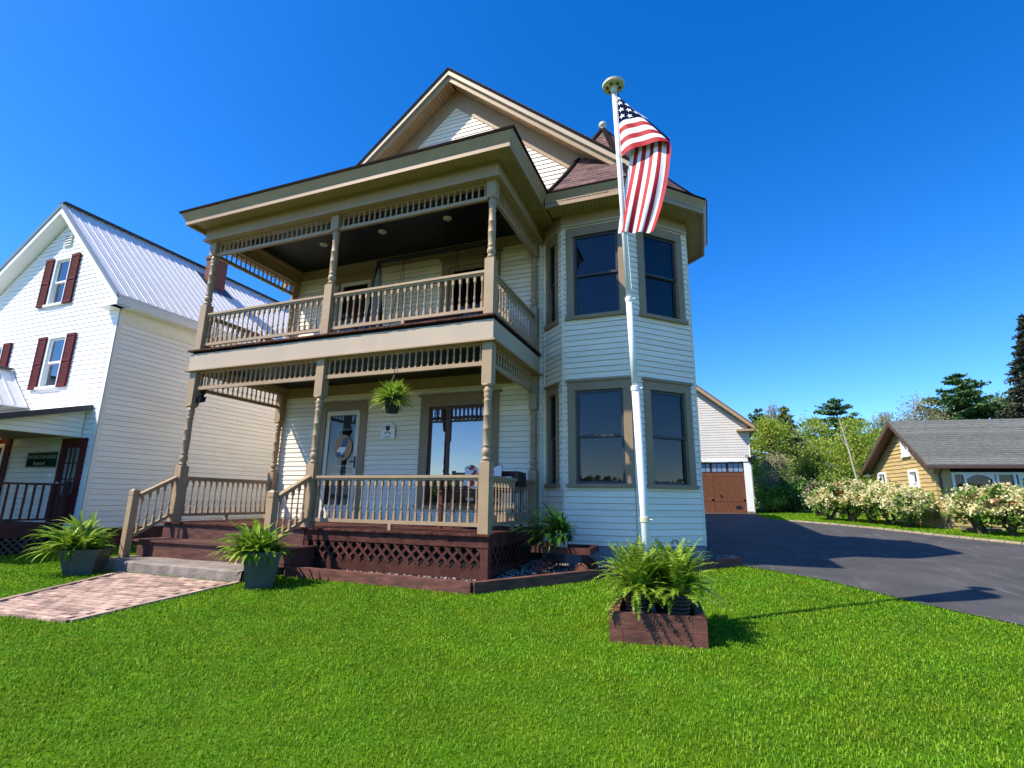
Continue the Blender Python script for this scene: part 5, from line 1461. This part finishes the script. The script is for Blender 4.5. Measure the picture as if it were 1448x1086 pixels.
m = MB(); m.box(5.28, 5.44, 20.66, 20.73, 3.40, 3.62); m.build('bracket', 'black', t)
m = MB(); m.tube([(5.3, 20.66, 3.60), (5.22, 20.50, 3.66)], [.06, .09], 10); m.tube([(5.44, 20.66, 3.60), (5.55, 20.50, 3.62)], [.06, .09], 10); m.build('lamp_head', 'black', t)

# ------------------------------------------------------------------ yellow house across the drive
Yh = thing('yellow_house', 'small yellow log-sided house with grey roof behind the flowering bushes', 'house', (10.6, 14.1, .62))
aa = R(97); dv = Vector((math.cos(aa), math.sin(aa))); ev = Vector((dv.y, -dv.x)); Po = Vector((10.6, 14.1))
YG = Fr(Po, dv, -ev); YL = Fr(Po, ev, -dv)
tr, zrY, sRr, sLl = 1.80, 4.52, .79, .56
mb = MB(); o1, o2, o3 = (1.12, 1.62, 1.80, 2.58), (3.62, 4.16, 1.80, 2.62), (1.42, 1.86, 3.22, 3.86)
lo_f = lambda z: max(0, tr-(zrY-.12-z)/sRr); hi_f = lambda z: min(4.65, tr+(zrY-.12-z)/sLl)
siding(mb, YG, 0, 4.65, .55, 2.7, (o1, o2), .145, .022, gap=.003, rec=.008)
siding(mb, YG, 0, 4.65, 2.7, o3[2], (), .145, .022, gap=.003, rec=.008, sl=lo_f, sr=hi_f)
siding(mb, YG, 0, 4.65, o3[2], o3[3], (), .145, .022, gap=.003, rec=.008, sl=lo_f, sr=lambda z: o3[0]); siding(mb, YG, 0, 4.65, o3[2], o3[3], (), .145, .03, sl=lambda z: o3[1], sr=hi_f)
siding(mb, YG, 0, 4.65, o3[3], zrY-.14, (), .145, .022, gap=.003, rec=.008, sl=lo_f, sr=hi_f)
siding(mb, YL, 0, .46, .55, 2.75, (), .145, .022, gap=.003, rec=.008); siding(mb, YL, .46, 12, .55, 1.6, (), .145, .022, gap=.003, rec=.008)
mb.build('wall', 'yellow', Yh)
mb = MB(); fbox(mb, YL, .46, 12, 1.6, 1.90, -.1, .02); mb.build('lower_panel', 'yellow', Yh)
for o in (o1, o2, o3): window(YG, *o, casing=.09, head=.09, sillz=.07, parent=Yh, cas='white', sash='white', crown=False, csd=.05, style='sheer', blind='dark')
mb = MB()   # row of arched white porch windows
fbox(mb, YL, .46, 12, 2.42, 2.50, -.02, .05); fbox(mb, YL, .46, 12, 1.90, 1.96, -.02, .05)
for q in [.46+.30*0, .80, 1.60, 1.72, 2.20, 2.34, 3.1, 3.9, 4.7, 5.5]: fbox(mb, YL, q, q+.08, 1.96, 2.42, -.02, .045)
for a, b in ((.88, 1.60), (2.42, 3.1), (3.18, 3.9), (3.98, 4.7)):
    n = 8
    for k in range(n):
        u0, u1 = k/n, (k+1)/n; z0, z1 = 2.42-.14*(2*u0-1)**2, 2.42-.14*(2*u1-1)**2
        x0_, x1_ = a+(b-a)*u0, a+(b-a)*u1
        mb.hexa([YL.p(x0_, z0-.01, .04), YL.p(x1_, z1-.01, .04), YL.p(x1_, z1-.01, -.02), YL.p(x0_, z0-.01, -.02), YL.p(x0_, 2.421, .04), YL.p(x1_, 2.421, .04), YL.p(x1_, 2.421, -.02), YL.p(x0_, 2.421, -.02)])
wb = mb.build('porch_window', 'white', Yh)
mb = MB(); mb.face([YL.p(.46, 1.9, .0), YL.p(12, 1.9, .0), YL.p(12, 2.5, .0), YL.p(.46, 2.5, .0)]); mb.build('pane', 'glass', wb)
mb = MB(); mb.face([YL.p(.4, 1.6, -.4), YL.p(12, 1.6, -.4), YL.p(12, 2.6, -.4), YL.p(.4, 2.6, -.4)]); fbox(mb, YL, .46, 12, 2.50, 2.80, -.1, .01); mb.build('room_shade', 'dark', wb)  # the room's dark and the eave's shade, put in as black faces
mb = MB()
def yr(t_, e_, z): p = Po+dv*t_+ev*e_; return Vector((p.x, p.y, z))
zrr = lambda t_: zrY-(tr-t_)*sRr if t_ < tr else zrY-(t_-tr)*sLl
n = 22
for (ta, tb) in ((tr, -.50), (tr, 5.0)):
    for k in range(n):
        a, b = ta+(tb-ta)*k/n, ta+(tb-ta)*(k+1)/n
        mb.hexa([yr(a, -.40, zrr(a)-.02), yr(b, -.40, zrr(b)-.02), yr(b, 13, zrr(b)-.02), yr(a, 13, zrr(a)-.02), yr(a, -.40, zrr(a)+.03), yr(b, -.40, zrr(b)+.045), yr(b, 13, zrr(b)+.045), yr(a, 13, zrr(a)+.03)])
mb.build('roof', 'greyroof', Yh)
mb = MB()
for tb in (-.50, 5.0):
    mb.hexa([yr(tr, -.42, zrY-.17), yr(tb, -.42, zrr(tb)-.17), yr(tb, -.38, zrr(tb)-.17), yr(tr, -.38, zrY-.17), yr(tr, -.42, zrY-.02), yr(tb, -.42, zrr(tb)-.02), yr(tb, -.38, zrr(tb)-.02), yr(tr, -.38, zrY-.02)])
    mb.face([yr(tr, -.38, zrY-.09), yr(tb, -.38, zrr(tb)-.09), yr(tb, .05, zrr(tb)-.09), yr(tr, .05, zrY-.09)])
mb.hexa([yr(-.52, -.42, zrr(-.5)-.10), yr(-.52, 13, zrr(-.5)-.10), yr(-.46, 13, zrr(-.5)-.10), yr(-.46, -.42, zrr(-.5)-.10), yr(-.52, -.42, zrr(-.5)+.0), yr(-.52, 13, zrr(-.5)+.0), yr(-.46, 13, zrr(-.5)), yr(-.46, -.42, zrr(-.5))])
mb.face([yr(-.5, -.4, 2.64), yr(-.5, 13, 2.64), yr(.0, 13, 2.74), yr(0, -.4, 2.74)])
mb.build('fascia', 'brownfascia', Yh)
mb = MB(); mb.tube([yr(-.30, .12, 2.66), yr(-.06, .12, 2.45), yr(-.06, .12, .75), yr(-.16, .10, .62)], .035, 8); mb.build('downpipe', 'brownfascia', Yh)
mb = MB(); fbox(mb, YG, 0, 4.6, .3, .56, -.1, -.01); fbox(mb, YL, 0, 12, .3, .56, -.1, -.01); mb.build('foundation', 'concrete', Yh)
m = MB(); c = yr(4.75, -.2, 2.62); m.lathe(tuple(c-Vector((0, 0, .08))), [(0, .03), (.04, .09), (.10, .09), (.15, .03)], 12); m.build('gutter_end', 'white', Yh, True)
t = thing('stone_step', 'low flat stone step at the corner of the yellow house', 'step', tuple(yr(-.55, .5, .6)))
m = MB(); p = yr(-.55, .75, gz(11, 13.4)); m.box(p.x-.45, p.x+.45, p.y-.22, p.y+.22, p.z-.05, p.z+.10); m.build('slab', 'concrete', t)

# ------------------------------------------------------------------ house over the street (only mirrored in the bay windows)
K = thing('street_house', 'gabled house across the street mirrored in the lower bay window', 'house', (2.5, -36, -.2))
m = MB(); x0_, x1_ = .2, 5.8; m.box(x0_, x1_, -44, -36, -.3, 2.9); m.prism([(x0_, -36, 2.9), (x1_, -36, 2.9), (3, -36, 5.3)], (0, -8, 0)); m.build('wall', 'brownfascia', K)
m = MB()
for xe in (x0_-.4, x1_+.4): m.prism([(3, -35.6, 5.55), (xe, -35.6, 2.75), (xe, -35.6, 2.55), (3, -35.6, 5.35)], (0, -8.8, 0))
m.build('roof', 'greyroof', K)
for x in (.9, 4.1):
    m = MB(); m.box(x, x+1, -36.0, -35.95, 1.0, 2.5); m.build('window', 'dark', K)
m = MB(); m.box(2.4, 3.4, -36, -35.94, -.2, 2.0); m.build('door', 'shutter', K)
# ------------------------------------------------------------------ trees, shrubs
def leafquads(C, size, flat=0.0, elong=1.5):
    """random leaf quads at centres C (n,3)"""
    n = len(C); d = rng.normal(size=(n, 3)); d /= np.linalg.norm(d, axis=1)[:, None]
    e = rng.normal(size=(n, 3)); e[:, 2] *= (1-flat)
    d[:, 2] *= (1-flat); 
    d /= np.linalg.norm(d, axis=1)[:, None]
    e -= d*(e*d).sum(1)[:, None]; e /= np.linalg.norm(e, axis=1)[:, None]+1e-9
    s = size*rng.uniform(.6, 1.3, (n, 1))
    a, b = d*s*elong/2, e*s/2
    V = np.stack([C-a, C+b*.9-a*.1, C+a, C-b*.9-a*.1], 1)
    return V.reshape(-1, 3)
def quads(n): return np.arange(n*4).reshape(-1, 4)

def broad_tree(label, x, y, ztop, rad, mat, n=5000, size=.16, trunk='bark', clumps=38, low=.25, group='trees beyond the drive', name='leafy_tree', airy=1.0, tr=.12):
    z0 = gz(x, y); ztop += .06*(ztop-z0); h = ztop-z0; n = int(n*2.3); size *= .66
    t = thing(name, label, 'tree', (x, y, z0), group)
    m = MB(); P = [Vector((x, y, z0-.1)), Vector((x+random.uniform(-.15, .15), y, z0+h*.35)), Vector((x+random.uniform(-.3, .3), y, z0+h*.65)), Vector((x, y, z0+h*.93))]
    m.tube(P, [tr, tr*.75, tr*.45, tr*.12], 8)
    cs = []
    for k in range(clumps):
        th = random.uniform(0, 6.283); u = random.random()
        zf = low+(1-low)*random.random()**.9
        prof = math.sin(math.pi*min(1, max(0.04, (zf-low)/(1-low)*.86+.12)))**.65
        r = rad*prof*random.uniform(.35, 1.0)
        c = Vector((x+r*math.cos(th), y+r*math.sin(th), z0+h*(zf*.95)))
        cs.append((c, random.uniform(.16, .30)*rad))
        i = min(2, int(zf*3)); b = P[i].lerp(P[i+1], random.random())
        if b.z < c.z+.2*h: m.tube([b, b.lerp(c, .55)+Vector((0, 0, .1*rad)), c], [tr*.32, tr*.16, .012], 5, False)
    m.build('trunk', trunk, t)
    k = n//clumps; C = []
    for c, s in cs:
        C.append(np.array(tuple(c))+rng.normal(size=(k, 3))*np.array([s, s, s*.75])*airy)
    C = np.concatenate(C); bulk('crown', leafquads(C, size), quads(len(C)), mat, t)
    return t

def conifer(label, x, y, ztop, rad, mat, low=.1, whorls=26, per=9, droop=.25, irregular=.25, group='trees beyond the drive', name='spruce_tree', power=.9, tr=.18, plates=False, leaf=.16, dens=1.0):
    z0 = gz(x, y); h = ztop-z0
    t = thing(name, label, 'tree', (x, y, z0), group)
    m = MB(); m.tube([(x, y, z0-.1), (x+.05, y, z0+h*.5), (x, y, z0+h)], [tr, tr*.6, .02], 8)
    C = []; D = []
    for w in range(whorls):
        f = low+(1-low)*(w+random.uniform(-.2, .2))/whorls
        rr_ = rad*((1-f)/(1-low))**power if not plates else rad*(math.sin(math.pi*min(1, max(.02, ((f-low)/(1-low))*.80+.20)))**.8)
        for b in range(per):
            az = random.uniform(0, 6.283); L_ = max(.15, rr_*random.uniform(1-irregular*2, 1+irregular*.5))
            zb = z0+h*f+random.uniform(-.1, .1)
            up = .25 if plates else -droop
            end = Vector((x+L_*math.cos(az), y+L_*math.sin(az), zb+up*L_*.6))
            st = Vector((x, y, zb)); mid = st.lerp(end, .55)+Vector((0, 0, .06*L_ if not plates else -.05*L_))
            m.tube([st, mid, end], [tr*.16, tr*.09, .008], 4, False)
            k = max(4, int(L_*26*dens))
            for q in range(k):
                u = random.random()**.7; p = (st.lerp(mid, u/.55) if u < .55 else mid.lerp(end, (u-.55)/.45))
                s = .10+.13*L_*(1-u*.6)
                C.append((p.x+random.gauss(0, s)*.8, p.y+random.gauss(0, s)*.8, p.z+random.gauss(0, .05)-(.06 if not plates else -.05)))
    m.build('trunk', 'bark', t)
    C = np.array(C); bulk('crown', leafquads(C, leaf, .35, 2.2), quads(len(C)), mat, t)
    return t

random.seed(21)
conifer('dark pine top showing over the garage roof edge', 7.6, 39, 9.2, 1.75, 't_pine', low=.25, whorls=17, per=9, plates=True, name='pine_tree', irregular=.3, leaf=.13, dens=1.8)
conifer('tall lone pine with tiered dark branches and a bare lower trunk', 14.6, 45, 10.9, 2.5, 't_pine', low=.40, whorls=11, per=12, plates=True, name='pine_tree', irregular=.22, leaf=.14, dens=2.2, tr=.2)
conifer('broad dark green pine rising behind the yellow house ridge', 23.7, 45, 12.4, 3.3, 't_pine', low=.3, whorls=16, per=12, plates=True, name='pine_tree', irregular=.35, leaf=.17, dens=2.2, tr=.25)
conifer('very tall dark brownish spruce at the right end of the skyline', 26.4, 40, 15.8, 3.7, 't_spruce', low=.08, whorls=44, per=13, droop=.3, leaf=.15, tr=.28, dens=1.8)
conifer('grey-olive feathery spruce standing right of the garage', 8.75, 33, 8.3, 2.0, 't_olive', low=.04, whorls=34, per=10, droop=.15, leaf=.17, power=.65, irregular=.35)
conifer('small dark spruce in the shade between the garage spruce and light trees', 10.1, 35, 5.8, 1.5, 't_spruce', low=.05, whorls=24, per=9, leaf=.17, power=.7)
broad_tree('bright yellow-green young tree directly beside the garage wall', 7.3, 29, 6.5, 1.45, 't_light', 5200, .13, low=.12)
broad_tree('yellow-green round tree left of the lone tall pine', 11.0, 37, 7.6, 1.8, 't_light', 4200, .16, low=.15)
broad_tree('wide bright green tree below the lone tall pine', 12.7, 33, 6.8, 1.9, 't_light', 6500, .15, low=.1, clumps=52)
broad_tree('dense mid-green tree left of the yellow house gable', 15.0, 36, 6.6, 1.7, 't_mid', 5200, .16, low=.1, clumps=46)
broad_tree('low mid-green tree in front of the dense tree by the yellow house', 14.0, 31, 4.9, 1.6, 't_mid', 4200, .15, low=.08)
broad_tree('dark shady tree filling the hollow behind the twiggy bush', 9.9, 31, 4.8, 1.5, 't_mid', 4200, .15, low=.05)
broad_tree('sparse pale grey-green tree above the yellow house left roof edge', 17.2, 42, 8.4, 1.6, 't_grey', 3000, .13, low=.3, airy=1.0)
broad_tree('airy pale green tree left of the broad pine behind the roof', 20.0, 43, 9.6, 2.2, 't_grey', 4200, .14, low=.25, airy=1.0)
broad_tree('mid-green tree filling the gap between broad pine and tall spruce', 27.5, 47, 10.2, 3.0, 't_mid', 5200, .24, low=.1)
broad_tree('bare grey twiggy treetop standing above the grey-olive spruce', 8.6, 37, 9.1, .9, 't_grey', 700, .10, low=.45, airy=.9)
broad_tree('small pale budding tree with thin trunk beside the garage corner', 7.1, 26, 4.0, 1.0, 't_grey', 2200, .10, low=.3, trunk='birch', tr=.06, name='young_tree')
# bare leaning trunk
t = thing('bare_trunk', 'thin pale bare trunk leaning in front of the bright green tree', 'tree', (12.25, 30, gz(0, 30)), 'trees beyond the drive')
m = MB(); m.tube([(12.25, 30, .9), (12.0, 30, 2.8), (11.75, 30, 4.9), (11.45, 30, 6.8)], [.075, .06, .05, .02], 8)
m.tube([(11.75, 30, 4.9), (11.4, 30.1, 5.6)], [.03, .01], 5); m.tube([(11.6, 30, 5.9), (11.95, 30, 6.5)], [.025, .008], 5); m.build('trunk', 'birch', t)
for x, y, h, lab in ((8.15, 24.5, 1.0, 'thin pale wooden stake at the lawn edge left of the twiggy bush'), (8.6, 19.3, .95, 'thin pale wooden stake in the lawn right of the twiggy bush')):
    t = thing('wooden_stake', lab, 'stake', (x, y, gz(x, y)), 'stakes by the drive'); m = MB(); z = gz(x, y)
    m.box(x-.03, x+.03, y-.03, y+.03, z-.05, z+h); m.hexa([(x-.03, y-.03, z+h), (x+.03, y-.03, z+h), (x+.03, y+.03, z+h), (x-.03, y+.03, z+h), (x-.01, y-.01, z+h+.05), (x+.01, y-.01, z+h+.05), (x+.01, y+.01, z+h+.05), (x-.01, y+.01, z+h+.05)]); m.build('shaft', 'birch', t)

def shrub(label, x, y, h, r, mat, n, size, name='shrub', group='shrubs near the garage', twig=10):
    z0 = gz(x, y); t = thing(name, label, 'shrub', (x, y, z0), group)
    m = MB(); cs = []
    for k in range(twig+16):
        az = random.uniform(0, 6.283); q = r*random.uniform(.2, 1.0); zf = random.uniform(.2, 1)
        c = Vector((x+q*math.cos(az)*math.sqrt(max(.1, 1-(zf-.45)**2*1.8)), y+q*math.sin(az)*math.sqrt(max(.1, 1-(zf-.45)**2*1.8)), z0+h*zf*.92)); cs.append(c)
        m.tube([(x+random.uniform(-.1, .1), y+random.uniform(-.1, .1), z0-.05), Vector((x, y, z0)).lerp(c, .5)+Vector((0, 0, .1)), c], [.03, .018, .005], 5, False)
    m.build('stems', 'bark', t)
    k = n//len(cs); C = np.concatenate([np.array(tuple(c))+rng.normal(size=(k, 3))*np.array([.2, .2, .17])*r for c in cs])
    C[:, 2] = np.maximum(C[:, 2], z0+.02)
    bulk('leaves', leafquads(C, size), quads(len(C)), mat, t); return t
shrub('bright green low shrub at the foot of the garage corner', 6.35, 23.2, 1.15, .7, 't_light', 1700, .10)
shrub('dark green rounded shrub right of the garage corner', 7.0, 23.6, 1.35, .9, 't_shrub', 2600, .10)
shrub('dark green shrub in the shade beside the wooden stake', 7.7, 25.5, 1.8, 1.1, 't_shrub', 2800, .11)
shrub('brown twiggy upright bush at the bend of the drive edge', 8.05, 20.2, 1.7, .55, 't_grey', 500, .08, twig=30)
shrub('dark leafy bush behind the first flowering bush', 9.5, 22.5, 1.9, 1.1, 't_mid', 2600, .11)

HY = [(7.95, 17.3, 1.25, .75, 'small loose cream-flowered bush at the left end of the row'), (8.55, 16.6, 1.55, .85, 'cream-flowered bush second from the left end of the row, with red faded blooms'),
      (9.05, 16.0, 1.5, .85, 'cream-flowered bush before the left ground-floor window of the yellow house'), (9.45, 15.2, 1.45, .8, 'cream-flowered bush before the right ground-floor window of the yellow house'),
      (9.72, 14.25, 1.3, .7, 'low cream-flowered bush left of the yellow house corner downpipe'),
      (10.95, 12.45, 1.35, .75, 'cream-flowered bush right of the downpipe with bent bare stems'), (11.5, 11.95, 1.4, .8, 'cream-flowered bush under the arched porch windows'), (12.2, 11.5, 1.4, .85, 'cream-flowered bush at the right edge of the picture'), (13.1, 10.9, 1.5, .85, 'cream-flowered bush just past the right edge bush')]
for i, (x, y, h, r, lab) in enumerate(HY):
    z0 = gz(x, y); t = thing('hydrangea_bush', lab, 'bush', (x, y, z0), 'flowering bushes along the drive')
    m = MB(); tips = []
    for k in range(9):
        az = random.uniform(0, 6.283); q = r*random.uniform(.25, .6); b = Vector((x+random.uniform(-.08, .08), y+random.uniform(-.08, .08), z0-.04)); md = Vector((x+q*.5*math.cos(az), y+q*.5*math.sin(az), z0+h*.28)); e = Vector((x+q*math.cos(az+.3), y+q*math.sin(az+.3), z0+h*.6))
        m.tube([b, md, e], [.045, .032, .016], 6, False)
    m.build('stems', 'bark', t)
    C = []; Fl = []
    for k in range(170):
        az = random.uniform(0, 6.283); el = math.asin(random.uniform(-.35, 1)); q = random.uniform(.78, 1.05)
        p = np.array((x+r*q*math.cos(az)*math.cos(el), y+r*q*math.sin(az)*math.cos(el), z0+h*.60+h*.42*q*math.sin(el)))
        Fl.append(p)
    for k in range(60):
        az = random.uniform(0, 6.283); q = r*random.random()**.5*.9
        C.append(np.array((x+q*math.cos(az), y+q*math.sin(az), z0+h*random.uniform(.3, .92)))+rng.normal(size=(16, 3))*.10)
    C = np.concatenate(C); bulk('leaves', leafquads(C, .115), quads(len(C)), 'hyd_leaf', t)
    Fl = np.array(Fl); red = rng.random(len(Fl)) < (.08 if i in (1, 2, 6) else .0)
    for nm, sel, mt_ in (('flowers', ~red, 'hyd_flower'), ('faded_flowers', red, 'hyd_red')):
        if sel.sum() == 0: continue
        q = (Fl[sel][:, None]+rng.normal(size=(sel.sum(), 18, 3))*np.array([.066, .066, .055])).reshape(-1, 3)
        tag_f = bulk(nm, leafquads(q, .072, elong=1.1), quads(len(q)), mt_, t)
        tag_f['kind'] = 'stuff'
# a far wood closing the horizon
n = 30000; x = rng.uniform(-90, 150, n); y = rng.uniform(64, 84, n)
top = 4.6+1.3*np.sin(x*.35)+1.0*np.sin(x*.83+1)+.7*np.sin(x*1.9+2)
z = 1.0+rng.random(n)**.8*top
C = np.stack([x, y, z], 1)
tag(bulk('distant_wood', leafquads(C, .75), quads(n), 't_mid'), 'mixed green wood far behind the garage and yellow house', 'wood', kind='stuff')
# unseen trees south and east, added to darken the horizon mirrored in the glass
n = 70000; u = rng.random(n)
x = np.where(u < .6, rng.uniform(-80, 80, n), rng.uniform(72, 84, n)); y = np.where(u < .6, rng.uniform(-72, -60, n), rng.uniform(-62, 12, n))
top = 4.0+.9*np.sin(x*.3+y*.2)+.5*np.sin(x*.7+y*.5+1)
C = np.stack([x, y, -.2+rng.random(n)**.8*top], 1)
tag(bulk('unseen_wood', leafquads(C, .6), quads(n), 't_mid'), 'unseen belt of trees added to darken the window reflections', 'wood', kind='stuff')

# ------------------------------------------------------------------ lawn blades
n = 950000
u = rng.random(n); p = .75; r0, r1 = 2.3, 30.0
r = (r0**p+(r1**p-r0**p)*u)**(1/p)
az = -0.364+rng.uniform(-1.22, 1.22, n)
gx = 3.278+r*np.sin(az); gy = -7.503+r*np.cos(az)
rect = lambda x0, x1, y0, y1: (gx > x0) & (gx < x1) & (gy > y0) & (gy < y1)
jx, jy = gx+rng.normal(0, .045, n), gy+rng.normal(0, .045, n)
bad = inpoly(jx, jy, drive_poly) | inpoly(gx+(jx-gx)*.5, gy+(jy-gy)*.5, path_poly) | inpoly(gx, gy, bed_poly) | rect(-6.95, 0.1, -.1, 14) | rect(0, 3.2, 2.3, 14) | rect(-6.95, -3.45, -1.28, 0) | rect(-3.5, 0, -.1, .1) | rect(-18, NX, NY0, 14) | rect(-18, -10.5, -2.5, .2) | rect(-4, 5.4, 20.7, 30)
dxp, dyp = gx-PB.x, gy-PB.y
bad |= (np.abs(dxp*ax.x+dyp*ax.y) < .46) & (np.abs(dxp*ay.x+dyp*ay.y) < .46)
q0, q1 = np.array(pts[0]), np.array(pts[1])
k = ~bad; gx, gy, r = gx[k], gy[k], r[k]; n = len(gx)
zz = np.where(gy < -10, -.22, np.where(gy > 25, 1.005, .13+.035*gy))
ln = rng.uniform(.015, .031, n)*(1+.035*np.maximum(0, r-3)); wd = .0020*(.7+.6*rng.random(n))*np.maximum(1, r/3.0)**.85
patchy = np.sin(gx*1.7+np.sin(gy*1.1))*np.cos(gy*1.9+np.sin(gx*.8))
ln *= 1+.16*patchy
hd_ = rng.uniform(0, 6.283, n)+.5*patchy; le = rng.uniform(.15, 1.0, n)**1.2
dx, dy = np.cos(hd_)*le, np.sin(hd_)*le; sx, sy = -np.sin(hd_), np.cos(hd_)
tw = rng.uniform(-.6, .6, n)
base = np.stack([gx, gy, zz], 1); W3 = np.stack([sx, sy, tw*0], 1)*wd[:, None]
mid = base+np.stack([dx*.38, dy*.38, np.full(n, .62)], 1)*ln[:, None]
tip = base+np.stack([dx*1.05, dy*1.05, 1.0-.45*le], 1)*ln[:, None]
V = np.stack([base-W3, base+W3, mid+W3*.85, mid-W3*.85, tip+W3*.12, tip-W3*.12], 1).reshape(-1, 3)
b6 = (np.arange(n)*6)[:, None]
F = np.concatenate([b6+np.array([[0, 1, 2, 3]]), b6+np.array([[3, 2, 4, 5]])])
tag(bulk('grass', V, F, 'grass'), 'short bright green lawn grass in front of the house', 'grass', kind='stuff')
